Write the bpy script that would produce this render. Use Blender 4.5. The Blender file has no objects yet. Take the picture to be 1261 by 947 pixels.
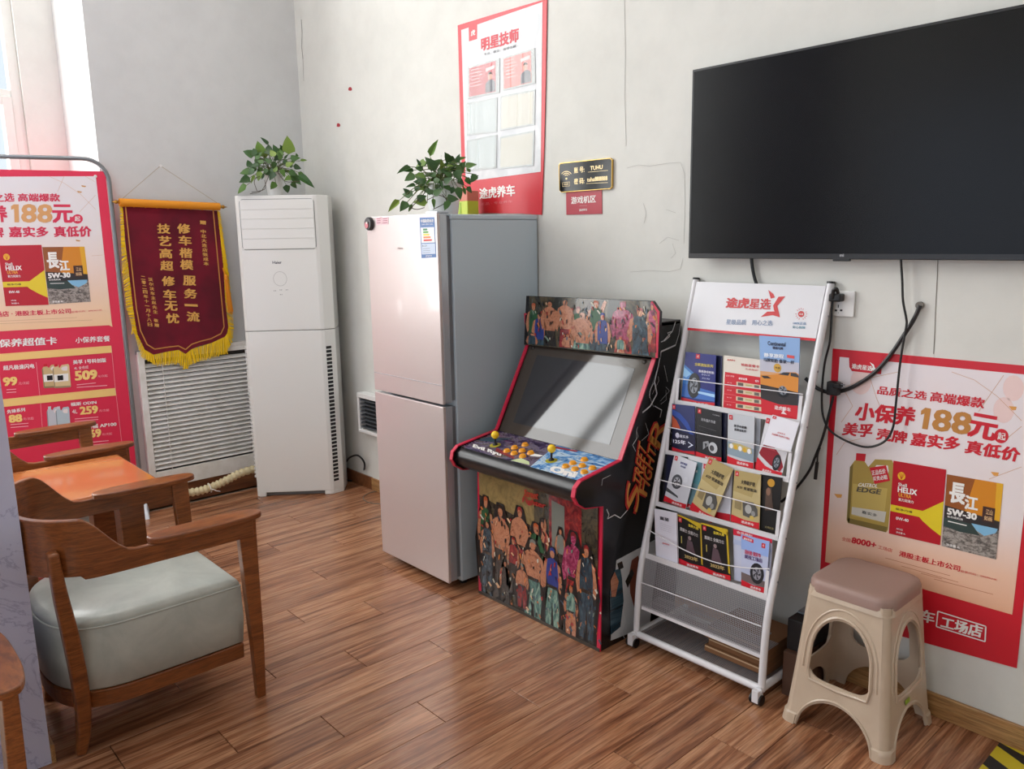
import bpy, bmesh, math, random
from mathutils import Vector, Matrix
random.seed(7)
SC = bpy.context.scene
V = Vector
# ------------------------------------------------------------------ camera
FPX, PITCH, ROLL, YAW = 979.58, math.radians(10.3828), math.radians(-.984), math.radians(47.9677)
EYE = V((0, 0, 1.55))
c_, s_ = math.cos, math.sin
FW = V((-s_(YAW)*c_(PITCH), c_(YAW)*c_(PITCH), -s_(PITCH)))
R0 = V((c_(YAW), s_(YAW), 0)); U0 = R0.cross(FW)
RT = R0*c_(ROLL)+U0*s_(ROLL); UP = U0*c_(ROLL)-R0*s_(ROLL)
cam = bpy.data.cameras.new('camera'); camo = bpy.data.objects.new('camera', cam); SC.collection.objects.link(camo)
cam.sensor_fit = 'HORIZONTAL'; cam.sensor_width = 36; cam.lens = FPX/1261*36; cam.clip_start = .05
m4 = Matrix((RT, UP, -FW)).transposed().to_4x4(); m4.translation = EYE; camo.matrix_world = m4
SC.camera = camo
# ------------------------------------------------------------------ world, lights, exposure
SC.view_settings.view_transform = 'Standard'; SC.view_settings.look = 'None'
SC.view_settings.exposure = -0.10; SC.view_settings.gamma = 1; SC.view_settings.use_curve_mapping = False
SC.cycles.use_denoising = True; SC.cycles.max_bounces = 8; SC.cycles.sample_clamp_indirect = 6
w = bpy.data.worlds.new('sky'); SC.world = w; w.use_nodes = True
w.node_tree.nodes['Background'].inputs[0].default_value = (.80, .90, 1, 1)
w.node_tree.nodes['Background'].inputs[1].default_value = 1.2
def area(name, loc, direction, sx, sy, power, col):
    l = bpy.data.lights.new(name, 'AREA'); l.shape = 'RECTANGLE'; l.size = sx; l.size_y = sy; l.energy = power; l.color = col
    o = bpy.data.objects.new(name, l); o.location = loc; o.rotation_euler = V(direction).to_track_quat('-Z', 'Z').to_euler()
    SC.collection.objects.link(o); return o
# daylight outside the tall window in the alcove, outside the shop front behind the viewer, and added fill from unseen ceiling panels (built below)
area('daylight_alcove', (-5.95, -.95, 2.6), (1, 0, 0), 4.3, 3.7, 470, (1, 1, .98))
area('daylight_shopfront', (-1.9, -3.75, 1.5), (0, 1, 0), 3.8, 2.8, 42, (.66, .76, 1))
PANEL_POWER = 12
# ------------------------------------------------------------------ pixel rays -> points on real planes (survey helpers)
WY = 2.587          # face of the right wall
def ray(px, py): return RT*(px-630.5)-UP*(py-473.5)+FW*FPX
def hz(px, py, z=0.0): d = ray(px, py); return EYE+d*((z-EYE.z)/d.z)
def hy(px, py, y): d = ray(px, py); return EYE+d*(y/d.y)
def hx(px, py, x): d = ray(px, py); return EYE+d*(x/d.x)
def hp(px, py, p0, n): d = ray(px, py); n = V(n); return EYE+d*((V(p0)-EYE).dot(n)/d.dot(n))
# ------------------------------------------------------------------ materials
def lin(c):
    r = []
    for v in c[:3]:
        v /= 255.0
        r.append(v/12.92 if v <= .04045 else ((v+.055)/1.055)**2.4)
    return (*r, 1)
_mc = {}
def mat(col, rough=.5, metal=0.0, spec=.5, coat=0.0, name=None, trans=None, emit=None):
    key = (tuple(col), rough, metal, spec, coat, trans, emit)
    if key in _mc: return _mc[key]
    m = bpy.data.materials.new(name or 'paint'); m.use_nodes = True
    b = m.node_tree.nodes['Principled BSDF']
    b.inputs['Base Color'].default_value = lin(col); b.inputs['Roughness'].default_value = rough
    b.inputs['Metallic'].default_value = metal; b.inputs['Specular IOR Level'].default_value = spec
    b.inputs['Coat Weight'].default_value = coat; b.inputs['Coat Roughness'].default_value = .05
    if emit: b.inputs['Emission Color'].default_value = lin(col); b.inputs['Emission Strength'].default_value = emit
    _mc[key] = m; return m
class NT:
    def __init__(s, name, rough=.5, spec=.5):
        s.m = bpy.data.materials.new(name); s.m.use_nodes = True; s.t = s.m.node_tree
        s.b = s.t.nodes['Principled BSDF']; s.b.inputs['Roughness'].default_value = rough; s.b.inputs['Specular IOR Level'].default_value = spec
    def n(s, typ, **kw):
        q = s.t.nodes.new(typ)
        for k, v in kw.items():
            if k in q.inputs: q.inputs[k].default_value = v
            else: setattr(q, k, v)
        return q
    def l(s, a, b): s.t.links.new(a, b)
    def ramp(s, fac, stops):
        r = s.n('ShaderNodeValToRGB'); e = r.color_ramp.elements
        while len(e) < len(stops): e.new(.5)
        for i, (p, c) in enumerate(stops): e[i].position = p; e[i].color = lin(c)
        s.l(fac, r.inputs[0]); return r.outputs[0]
    def coords(s, scale, rnd=0, obj=False):
        src = s.n('ShaderNodeTexCoord').outputs['Object'] if obj else s.n('ShaderNodeNewGeometry').outputs['Position']
        if rnd:
            oi = s.n('ShaderNodeObjectInfo'); a = s.n('ShaderNodeVectorMath', operation='SCALE'); cx = s.n('ShaderNodeCombineXYZ')
            s.l(oi.outputs['Random'], cx.inputs[0]); s.l(oi.outputs['Random'], cx.inputs[1]); s.l(cx.outputs[0], a.inputs[0]); a.inputs['Scale'].default_value = rnd
            b = s.n('ShaderNodeVectorMath', operation='ADD'); s.l(src, b.inputs[0]); s.l(a.outputs[0], b.inputs[1]); src = b.outputs[0]
        mp = s.n('ShaderNodeMapping'); mp.inputs['Scale'].default_value = scale; s.l(src, mp.inputs[0]); return mp.outputs[0]
    def noise(s, vec, scale=1, detail=3, rough=.5, dist=0):
        q = s.n('ShaderNodeTexNoise'); q.inputs['Scale'].default_value = scale; q.inputs['Detail'].default_value = detail
        q.inputs['Roughness'].default_value = rough; q.inputs['Distortion'].default_value = dist; s.l(vec, q.inputs['Vector']); return q.outputs['Fac']
    def bump(s, fac, st=.2, dist=.002):
        q = s.n('ShaderNodeBump'); q.inputs['Strength'].default_value = st; q.inputs['Distance'].default_value = dist
        s.l(fac, q.inputs['Height']); s.l(q.outputs[0], s.b.inputs['Normal'])
    def mix(s, fac, a, b, mode='MIX'):
        q = s.n('ShaderNodeMix', data_type='RGBA', blend_type=mode)
        if isinstance(fac, float): q.inputs[0].default_value = fac
        else: s.l(fac, q.inputs[0])
        for i, x in ((6, a), (7, b)):
            if isinstance(x, tuple): q.inputs[i].default_value = lin(x)
            else: s.l(x, q.inputs[i])
        return q.outputs[2]
def wood(name, dark, mid, light, scale, rough=.35, rnd=0, obj=False, coat=0, bump=.15):
    t = NT(name, rough); vec = t.coords(scale, rnd, obj)
    f1 = t.noise(vec, 1, 6, .62, 1.2)
    vec2 = t.coords(tuple(x*7 for x in scale), rnd, obj); f2 = t.noise(vec2, 1, 3, .6, .3)
    c = t.ramp(f1, [(.30, dark), (.46, mid), (.60, light), (.72, mid)])
    g = t.ramp(f2, [(.35, (140, 140, 140)), (.6, (255, 255, 255))])
    c = t.mix(.55, c, g, 'MULTIPLY')
    if rnd:
        oi = t.n('ShaderNodeObjectInfo'); r = t.ramp(oi.outputs['Random'], [(0, (226, 220, 218)), (.5, (242, 236, 234)), (1, (255, 255, 255))]); c = t.mix(1.0, c, r, 'MULTIPLY')
    t.l(c, t.b.inputs['Base Color']); t.bump(f2, bump, .001)
    t.b.inputs['Coat Weight'].default_value = coat; t.b.inputs['Coat Roughness'].default_value = .12
    return t.m
def plaster(name, base, dirt, seam=None):
    t = NT(name, .75, .3); v = t.coords((1, 1, 1)); f = t.noise(v, 1.6, 5, .6); f2 = t.noise(v, 9, 4, .6)
    c = t.ramp(f, [(.35, dirt), (.62, base)]); c2 = t.ramp(f2, [(.3, (250, 250, 250)), (.6, (255, 255, 255))])
    t.l(t.mix(1.0, c, c2, 'MULTIPLY'), t.b.inputs['Base Color']); t.bump(t.noise(v, 90, 3), .05, .001); return t.m
def gradmat(name, axis, z0, z1, stops, rough=.35, coat=0, noise=0):
    t = NT(name, rough); g = t.n('ShaderNodeNewGeometry'); sp = t.n('ShaderNodeSeparateXYZ'); t.l(g.outputs['Position'], sp.inputs[0])
    mr = t.n('ShaderNodeMapRange'); mr.inputs[1].default_value = z0; mr.inputs[2].default_value = z1; t.l(sp.outputs[axis], mr.inputs[0])
    c = t.ramp(mr.outputs[0], stops)
    if noise:
        f = t.noise(t.coords((1, 1, 1)), noise, 4, .55); c = t.mix(t.ramp(f, [(.45, (0, 0, 0)), (.7, (90, 90, 90))]), c, (236, 196, 176))
    t.l(c, t.b.inputs['Base Color']); t.b.inputs['Coat Weight'].default_value = coat; return t.m
M_wallR = plaster('warm_white_plaster', (222, 222, 216), (215, 215, 209))
M_wallL = plaster('grey_white_plaster', (214, 215, 214), (209, 210, 209))
M_ceil = mat((246, 246, 244), .8, name='ceiling_paint')
M_floor = wood('floor_wood', (112, 68, 46), (168, 114, 80), (206, 154, 116), (24, 1.1, 1), .27, 37.0, coat=.15)
M_grout = mat((150, 130, 112), .8, name='floor_grout')
M_base = wood('baseboard_wood', (150, 105, 60), (176, 130, 80), (192, 150, 98), (2, 30, 30), .4)
M_baseL = wood('brown_baseboard_wood', (96, 52, 28), (120, 70, 38), (140, 88, 50), (30, 2, 30), .4)
M_chair = wood('chair_wood', (116, 62, 27), (144, 82, 37), (160, 96, 48), (9, 3, 40), .32, 3.0, True, .25, .02)
M_table = mat((190, 112, 60), .16, coat=.7, name='table_wood')
M_white = mat((228, 228, 226), .35, coat=.2, name='white_plastic'); M_black = mat((14, 14, 15), .4, name='black_plastic'); M_dark = mat((30, 30, 32), .6, name='dark_cavity')
M_wmetal = mat((222, 221, 224), .3, coat=.3, name='white_enamel'); M_steel = mat((150, 152, 156), .3, .9, name='steel')
RED = (205, 26, 44); M_red = mat(RED, .35, name='red_print'); M_pw = mat((242, 240, 236), .4, name='white_print')
M_gold = mat((190, 130, 60), .35, name='gold_print'); M_yel = mat((240, 180, 30), .35, name='yellow')
# ------------------------------------------------------------------ mesh builder
def wloc(o):
    p = V((0, 0, 0))
    while o: p += o.location; o = o.parent
    return p
class MB:
    def __init__(s): s.v = []; s.f = []; s.mi = []; s.mats = []
    def m(s, mt):
        if mt not in s.mats: s.mats.append(mt)
        return s.mats.index(mt)
    def add(s, vs, fs, mt):
        o = len(s.v); i = s.m(mt); s.v += [V(v) for v in vs]
        for f in fs: s.f.append([k+o for k in f]); s.mi.append(i)
    def quad(s, a, b, c, d, mt): s.add([a, b, c, d], [(0, 1, 2, 3)], mt)
    def box(s, a, b, mt):
        x0, y0, z0 = a; x1, y1, z1 = b
        s.add([(x0,y0,z0),(x1,y0,z0),(x1,y1,z0),(x0,y1,z0),(x0,y0,z1),(x1,y0,z1),(x1,y1,z1),(x0,y1,z1)],
              [(0,3,2,1),(4,5,6,7),(0,1,5,4),(1,2,6,5),(2,3,7,6),(3,0,4,7)], mt)
    def slab(s, pts, n, th, mt):                       # polygon pts (front face), thickness th against normal n
        n = V(n).normalized(); k = len(pts); a = [V(p) for p in pts]; b = [p-n*th for p in a]
        s.add(a+b, [tuple(range(k)), tuple(range(2*k-1, k-1, -1))]+[(i, k+i, k+(i+1) % k, (i+1) % k) for i in range(k)], mt)
    def tube(s, pts, r, mt, n=8, caps=True):
        P = [V(p) for p in pts]; k = len(P); rs = r if isinstance(r, (list, tuple)) else [r]*k
        vs = []; up = None
        for i in range(k):
            d = (P[min(i+1, k-1)]-P[max(i-1, 0)]).normalized()
            if up is None: up = V((0, 0, 1)) if abs(d.z) < .9 else V((1, 0, 0))
            a = d.cross(up)
            if a.length < 1e-4: a = d.cross(V((0, 1, 0)))
            a.normalize(); b = a.cross(d).normalized(); up = b
            for j in range(n):
                t = 2*math.pi*j/n; vs.append(P[i]+(a*math.cos(t)+b*math.sin(t))*rs[i])
        fs = [(i*n+j, i*n+(j+1) % n, (i+1)*n+(j+1) % n, (i+1)*n+j) for i in range(k-1) for j in range(n)]
        if caps: fs += [tuple(range(n-1, -1, -1)), tuple(range((k-1)*n, k*n))]
        s.add(vs, fs, mt)
    def bar(s, pts, ws, mt, up=(0, 0, 1)):             # rectangular section bar; ws = list of (width, depth)
        P = [V(p) for p in pts]; k = len(P); vs = []; up = V(up)
        for i in range(k):
            d = (P[min(i+1, k-1)]-P[max(i-1, 0)]).normalized(); a = d.cross(up).normalized(); b = a.cross(d)
            w2, h2 = ws[i][0]/2, ws[i][1]/2
            vs += [P[i]-a*w2-b*h2, P[i]+a*w2-b*h2, P[i]+a*w2+b*h2, P[i]-a*w2+b*h2]
        fs = [(i*4+j, i*4+(j+1) % 4, (i+1)*4+(j+1) % 4, (i+1)*4+j) for i in range(k-1) for j in range(4)]
        fs += [(3, 2, 1, 0), tuple(range((k-1)*4, k*4))]; s.add(vs, fs, mt)
    def lathe(s, c, prof, mt, n=24, ax=(0, 0, 1)):
        ax = V(ax).normalized(); a = ax.orthogonal().normalized(); b = ax.cross(a); c = V(c); vs = []
        for r, h in prof:
            for j in range(n):
                t = 2*math.pi*j/n; vs.append(c+ax*h+(a*math.cos(t)+b*math.sin(t))*r)
        k = len(prof); fs = [(i*n+j, i*n+(j+1) % n, (i+1)*n+(j+1) % n, (i+1)*n+j) for i in range(k-1) for j in range(n)]
        fs += [tuple(range(n-1, -1, -1)), tuple(range((k-1)*n, k*n))]; s.add(vs, fs, mt)
    def loft(s, rings, mt, caps=True):
        n = len(rings[0]); vs = [p for r in rings for p in r]; k = len(rings)
        fs = [(i*n+j, i*n+(j+1) % n, (i+1)*n+(j+1) % n, (i+1)*n+j) for i in range(k-1) for j in range(n)]
        if caps: fs += [tuple(range(n-1, -1, -1)), tuple(range((k-1)*n, k*n))]
        s.add(vs, fs, mt)
    def text(s, t, bl, br, tl, mt, bold=0.0, lift=0.0):
        vs, fs, (x0, y0, x1, y1) = glyphs(t); bl, br, tl = V(bl), V(br), V(tl); ux = br-bl; uy = tl-bl
        n = ux.cross(uy).normalized(); W = max(x1-x0, 1e-6); Hh = max(y1-y0, 1e-6)
        offs = [(0, 0)] if not bold else [(-bold, -bold*.6), (bold, -bold*.6), (-bold, bold*.6), (bold, bold*.6), (0, 0)]
        for k, (ox, oy) in enumerate(offs):
            pts = [bl+ux*((x-x0+ox)/W)+uy*((y-y0+oy)/Hh)+n*(lift+k*.00004) for x, y in vs]
            s.add(pts, fs, mt)
    def build(s, name, parent=None, smooth=False, bevel=0, seg=2, local=False, origin=None, rot=0, subsurf=0, angle=40):
        me = bpy.data.meshes.new(name)
        off = V((0, 0, 0)) if local else (wloc(parent) if parent else (V(origin) if origin is not None else None))
        if off is None:
            xs = [v.x for v in s.v]; ys = [v.y for v in s.v]; zs = [v.z for v in s.v]
            off = V(((min(xs)+max(xs))/2, (min(ys)+max(ys))/2, min(zs)))
        me.from_pydata([v-off for v in s.v], [], s.f)
        for mt in s.mats: me.materials.append(mt)
        me.polygons.foreach_set('material_index', s.mi)
        bm = bmesh.new(); bm.from_mesh(me); bmesh.ops.recalc_face_normals(bm, faces=bm.faces) if smooth or bevel else None; bm.to_mesh(me); bm.free()
        if smooth:
            me.polygons.foreach_set('use_smooth', [True]*len(me.polygons))
            me.set_sharp_from_angle(angle=math.radians(angle))
        o = bpy.data.objects.new(name, me); SC.collection.objects.link(o)
        if parent: o.parent = parent
        elif not local: o.location = off
        if local and not parent and origin is not None: o.location = origin; o.rotation_euler = (0, 0, rot)
        if bevel:
            md = o.modifiers.new('bevel', 'BEVEL'); md.width = bevel; md.segments = seg; md.limit_method = 'ANGLE'; md.angle_limit = math.radians(35)
        if subsurf: md = o.modifiers.new('sub', 'SUBSURF'); md.levels = md.render_levels = subsurf
        me.update(); return o
_gc = {}
def glyphs(t):
    if t in _gc: return _gc[t]
    c = bpy.data.curves.new('t', 'FONT'); c.body = t; c.resolution_u = 2; c.size = 1
    o = bpy.data.objects.new('t', c); SC.collection.objects.link(o); bpy.context.view_layer.update()
    me = bpy.data.meshes.new_from_object(o.evaluated_get(bpy.context.evaluated_depsgraph_get()))
    vs = [(v.co.x, v.co.y) for v in me.vertices]; fs = [tuple(p.vertices) for p in me.polygons]
    bpy.data.objects.remove(o); bpy.data.curves.remove(c); bpy.data.meshes.remove(me)
    if not vs: vs, fs = [(0, 0), (1, 0), (1, 1)], [(0, 1, 2)]
    xs = [a for a, b in vs]; ys = [b for a, b in vs]
    _gc[t] = (vs, fs, (min(xs), min(ys), max(xs), max(ys))); return _gc[t]
def tag(o, label=None, cat=None, group=None, kind=None):
    if label: o['label'] = label
    if cat: o['category'] = cat
    if group: o['group'] = group
    if kind: o['kind'] = kind
    return o
def thing(name, label, cat, loc, rot=0, group=None):
    o = bpy.data.objects.new(name, None); o.empty_display_size = .05; SC.collection.objects.link(o)
    o.location = loc; o.rotation_euler = (0, 0, rot); return tag(o, label, cat, group)
def struct(mb, name, **k): return tag(mb.build(name, **k), kind='structure')
def ellipse(c, u, v, n=20): return [V(c)+V(u)*math.cos(2*math.pi*i/n)+V(v)*math.sin(2*math.pi*i/n) for i in range(n)]
def rrect(w, h, r, n=4):
    out = []
    for cx, cy, a0 in ((w/2-r, h/2-r, 0), (-w/2+r, h/2-r, 90), (-w/2+r, -h/2+r, 180), (w/2-r, -h/2+r, 270)):
        for i in range(n+1): a = math.radians(a0+90*i/n); out.append((cx+r*math.cos(a), cy+r*math.sin(a)))
    return out
def smoothpath(P, k=6):
    P = [V(p) for p in P]; out = []
    for i in range(len(P)-1):
        p0, p1, p2, p3 = P[max(i-1, 0)], P[i], P[i+1], P[min(i+2, len(P)-1)]
        for j in range(k):
            t = j/k; out.append(.5*((2*p1)+(p2-p0)*t+(2*p0-5*p1+4*p2-p3)*t*t+(3*p1-p0-3*p2+p3)*t**3))
    return out+[P[-1]]
def copy_tree(o, parent=None):
    c = o.copy(); SC.collection.objects.link(c)
    if parent: c.parent = parent
    for ch in list(o.children): copy_tree(ch, c)
    return c
class Plane:                                            # a real plane in the room that prints and flat things lie on
    def __init__(s, p0, n): s.p = V(p0); s.n = V(n).normalized()
    def __call__(s, px, py, lift=0): return hp(px, py, s.p+s.n*lift, s.n)
    def poly(s, mb, pts, mt, lift): mb.add([s(x, y, lift) for x, y in pts], [tuple(range(len(pts)))], mt)
    def text(s, mb, t, bl, br, tl, mt, bold=0, lift=.001): mb.text(t, s(*bl, lift), s(*br, lift), s(*tl, lift), mt, bold)
    def line(s, mb, pts, w, mt, lift):
        for a, b in zip(pts, pts[1:]):
            A, B = s(*a, lift), s(*b, lift); d = (B-A).normalized(); q = d.cross(s.n)*w/2
            mb.add([A-q, B-q, B+q, A+q], [(0, 1, 2, 3)], mt)
# =================================================================== SETTING
XL, XW = -4.85, -5.45; YJ = 1.355; ZC = 4.4; YB = -3.4; XR = 2.4
b = MB(); b.box((XW-.6, YB-.2, -.12), (XR+.2, WY+.2, -.012), M_grout); floor = struct(b, 'floor')
PW, PL = .159, .844
pm = MB(); pm.box((.0007, .0014, -.012), (PW-.0007, PL-.0014, 0), M_floor)
pl0 = pm.build('plank', parent=floor, local=True); pl0.data.name = 'plank'
first = True; rest = MB()
k0 = int(math.floor((XW-(-2.706))/PW)); k1 = int(math.ceil((XR+2.706)/PW))
fo = wloc(floor)
pmods = pl0.modifiers.new('bevel', 'BEVEL'); pmods.width = .0008; pmods.segments = 1
for k in range(k0, k1):
    x = -2.706+PW*k; off = 1.123+.28133*k
    j0 = int(math.floor((YB-off)/PL)); y = off+j0*PL
    while y < WY:
        ya, yb = max(y, YB), min(y+PL, WY); xa, xb = max(x, XW-.05), min(x+PW, XR)
        near = (-.75 < yb and xb < -.2 and not (xa < XL-.1 and ya > YJ))
        if xa < XL-.02 and ya > YJ-.05: y += PL; continue
        if near and yb-ya > .02:
            if first: o = pl0; first = False
            else: o = pl0.copy(); SC.collection.objects.link(o); o.parent = floor
            o.location = V((xa, ya, 0))-fo; o.scale = ((xb-xa)/PW, (yb-ya)/PL, 1)
        elif yb-ya > .02: rest.box((xa+.001, ya+.001, -.012), (xb-.001, yb-.001, 0), M_floor)
        y += PL
o = rest.build('distant_planks', parent=floor); o['kind'] = 'stuff'
b = MB(); b.box((XW-.6, YB-.2, ZC), (XR+.2, WY+.2, ZC+.1), M_ceil); struct(b, 'ceiling')
b = MB(); b.box((XL-.2, WY, 0), (XR+.2, WY+.15, ZC), M_wallR); struct(b, 'wall_right')
b = MB(); b.box((XW-.12, YJ, 0), (XL, WY, ZC), M_wallL); struct(b, 'wall_left')
b = MB(); b.box((XR, YB-.2, 0), (XR+.15, WY, ZC), M_wallR); struct(b, 'wall_front')
# alcove window wall with its tall window
M_frame = mat((226, 228, 222), .4, name='window_frame_white')
wy1 = 1.155; wy0 = -3.0; wz0, wz1 = .85, 4.3
b = MB(); T = M_wallR
b.box((XW-.12, YB, 0), (XW, YJ, wz0), T); b.box((XW-.12, YB, wz1), (XW, YJ, ZC), T); b.box((XW-.12, wy1, wz0), (XW, YJ, wz1), T); b.box((XW-.12, YB, wz0), (XW, wy0, wz1), T)
struct(b, 'wall_window')
gl = bpy.data.materials.new('window_glass'); gl.use_nodes = True; nt = gl.node_tree; nt.nodes.clear()
go = nt.nodes.new('ShaderNodeOutputMaterial'); gm = nt.nodes.new('ShaderNodeMixShader'); gt = nt.nodes.new('ShaderNodeBsdfTransparent'); gg = nt.nodes.new('ShaderNodeBsdfGlossy')
gg.inputs['Roughness'].default_value = .02; gm.inputs[0].default_value = .06
nt.links.new(gt.outputs[0], gm.inputs[1]); nt.links.new(gg.outputs[0], gm.inputs[2]); nt.links.new(gm.outputs[0], go.inputs[0])
def window(name, y0, y1, x, ztr, zs):
    b = MB(); f = .055; X0, X1 = x-.10, x-.03
    b.box((X0, y0, wz0), (X1, y0+f, wz1), M_frame); b.box((X0, y1-f, wz0), (X1, y1, wz1), M_frame)
    b.box((X0, y0+f, wz0), (X1, y1-f, wz0+f), M_frame); b.box((X0, y0+f, wz1-f), (X1, y1-f, wz1), M_frame)
    b.box((X0, y0+f, ztr-.02), (X1, y1-f, ztr+.02), M_frame)
    w_ = struct(b, name, bevel=.004)
    s = MB(); g = .05; a0, a1 = y0+f, y1-f; z0, z1 = wz0+f, ztr-.02
    s.box((X0+.01, a0, z0), (X1+.012, a0+g, z1), M_frame); s.box((X0+.01, a1-g, z0), (X1+.012, a1, z1), M_frame)
    s.box((X0+.01, a0+g, z0), (X1+.012, a1-g, z0+g), M_frame); s.box((X0+.01, a0+g, z1-g), (X1+.012, a1-g, z1), M_frame)
    s.build('sash', parent=w_, bevel=.003)
    for za, zb in ((z0+g, z1-g), (ztr+.02, wz1-f)):
        p = MB(); p.box((X0+.03, a0, za), (X0+.036, a1, zb), gl); p.build('pane', parent=w_)
window('window_1', wy1-1.03, wy1, XW, 2.42, 0); window('window_2', wy1-2.06, wy1-1.03, XW, 2.42, 0); window('window_3', wy1-3.09, wy1-2.06, XW, 2.42, 0); window('window_4', wy0, wy1-3.09, XW, 2.42, 0)
b = MB(); b.box((XW-.03, wy0, wz0-.03), (XW+.08, wy1+.02, wz0), M_frame); struct(b, 'trim_1', bevel=.006)
# shop front behind the viewer
b = MB(); b.box((XW-.12, YB-.15, 0), (-3.8, YB, ZC), M_wallR); b.box((1.4, YB-.15, 0), (XR, YB, ZC), M_wallR); b.box((-3.8, YB-.15, 2.85), (1.4, YB, ZC), M_wallR); struct(b, 'wall_rear')
for i, (xa, xb) in enumerate(((-3.8, -2.3), (.0, 1.4))):
    b = MB(); b.box((xa, YB-.1, 0), (xa+.06, YB-.04, 2.85), M_frame); b.box((xb-.06, YB-.1, 0), (xb, YB-.04, 2.85), M_frame); b.box((xa+.06, YB-.1, .0), (xb-.06, YB-.04, .12), M_frame); b.box((xa+.06, YB-.1, 2.79), (xb-.06, YB-.04, 2.85), M_frame)
    w_ = struct(b, 'window_%d' % (5+i)); p = MB(); p.box((xa+.06, YB-.073, .12), (xb-.06, YB-.067, 2.79), gl); p.build('pane', parent=w_)
for i, (xa, xb) in enumerate(((-2.3, -1.15), (-1.15, .0))):
    b = MB(); b.box((xa, YB-.1, 0), (xa+.08, YB-.04, 2.85), M_frame); b.box((xb-.08, YB-.1, 0), (xb, YB-.04, 2.85), M_frame); b.box((xa+.08, YB-.1, .0), (xb-.08, YB-.04, .3), M_frame); b.box((xa+.08, YB-.1, 2.2), (xb-.08, YB-.04, 2.3), M_frame); b.box((xa+.08, YB-.1, 2.8), (xb-.08, YB-.04, 2.85), M_frame)
    w_ = struct(b, 'door_%d' % (1+i)); p = MB(); p.box((xa+.08, YB-.073, .3), (xb-.08, YB-.067, 2.2), gl); p.box((xa+.08, YB-.073, 2.3), (xb-.08, YB-.067, 2.8), gl); p.build('pane', parent=w_)
# added fill lamps, out of view: flat glowing panels on the ceiling
for i, (x, y) in enumerate(((-3.3, .9), (-3.3, -1.4), (-.8, -1.7))):
    t = thing('added_ceiling_light', 'square flush ceiling lamp panel above the ' + ('table', 'alcove side of the room', 'shop doors behind the viewer')[i], 'ceiling light', (x, y, ZC), group='ceiling lamp panels')
    b = MB(); b.box((x-.31, y-.31, ZC-.02), (x+.31, y+.31, ZC-.001), M_white); b.build('frame', parent=t)
    b = MB(); b.box((x-.29, y-.29, ZC-.024), (x+.29, y+.29, ZC-.02), mat((255, 250, 244), .5, emit=4.0, name='added_lamp_diffuser')); b.build('diffuser', parent=t)
    area('added_ceiling_fill', (x, y, ZC-.03), (0, 0, -1), .56, .56, PANEL_POWER, (1, .96, .93))
# baseboards
b = MB(); b.box((-4.2, WY-.013, 0), (XR, WY, .078), M_base); struct(b, 'baseboard_right', bevel=.003)
b = MB(); b.box((XL, WY-.014, 0), (-4.2, WY, .08), M_baseL); struct(b, 'baseboard_corner', bevel=.003)
b = MB(); b.box((XL, YJ+.001, 0), (XL+.035, WY-.02, .12), M_baseL); struct(b, 'baseboard_left', bevel=.003)
# pillar at the left edge, pale lilac marbled board
t = NT('lilac_marble_board', .45); v = t.coords((1, 1, 1)); f = t.noise(v, 3.2, 7, .62, 1.2)
t.l(t.ramp(f, [(.25, (204, 206, 228)), (.485, (198, 200, 226)), (.50, (168, 170, 202)), (.512, (198, 200, 226)), (.8, (206, 208, 230))]), t.b.inputs['Base Color']); M_pillar = t.m
PX = -2.575
b = MB(); b.box((PX-.42, -.25, 0), (PX, .405, ZC), M_pillar); struct(b, 'wall_pillar')
b = MB(); b.box((PX-.42, .405, 0), (PX+.004, .417, .06), M_base); struct(b, 'baseboard_pillar', bevel=.002)
# warning tape on the floor, bottom right
b = MB(); M_ty = mat((206, 186, 40), .5); M_tk = mat((28, 28, 32), .5)
tx0, tx1, ty0, ty1 = -.645, -.50, 1.9, WY-.014
b.box((tx0, ty0, .0005), (tx1, ty1, .0022), M_ty); tp = tag(b.build('floor_tape'), 'yellow and black striped warning tape on the floor at the foot of the wall', 'tape')
b = MB(); y = ty0-.05
while y < ty1-.06:
    b.add([(tx0, max(y+.075, ty0), .0026), (tx1, max(y, ty0), .0026), (tx1, min(y+.06, ty1), .0026), (tx0, min(y+.135, ty1), .0026)], [(0, 1, 2, 3)], M_tk); y += .125
b.build('black_stripe', parent=tp)
# cracks and marks of the right wall: stain strokes on plaster, two red dabs
WR = Plane((0, WY, 0), (0, -1, 0)); WL = Plane((XL, 0, 0), (1, 0, 0))
M_crack = mat((120, 116, 108), .9)
b = MB(); WR.line(b, [(1155, 316), (1154, 345), (1152, 380), (1151, 410), (1149.6, 436)], .0022, M_crack, .0012)
WR.line(b, [(371, 24), (372, 40), (371.5, 58), (373, 72)], .006, M_crack, .0012); WR.line(b, [(373, 72), (374, 100)], .003, M_crack, .0012)
WR.line(b, [(769, 0), (770, 60), (769.5, 120), (771, 180)], .0018, mat((170, 168, 164), .9), .0012)
for pts in ([(772, 207), (786, 203), (800, 204.5), (822, 201), (838, 200), (843, 214)], [(843, 214), (843.5, 250), (842, 300)], [(776, 335), (800, 333), (824, 334.5), (838, 331), (841, 318)], [(792, 250), (796, 262), (793, 275)], [(812, 300), (822, 292), (836, 296)], [(820, 258), (832, 262)], [(828, 300), (832, 312), (826, 318)]): WR.line(b, pts, .0018, mat((190, 189, 184), .9), .0012)
tag(b.build('wall_crack'), kind='structure')
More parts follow.
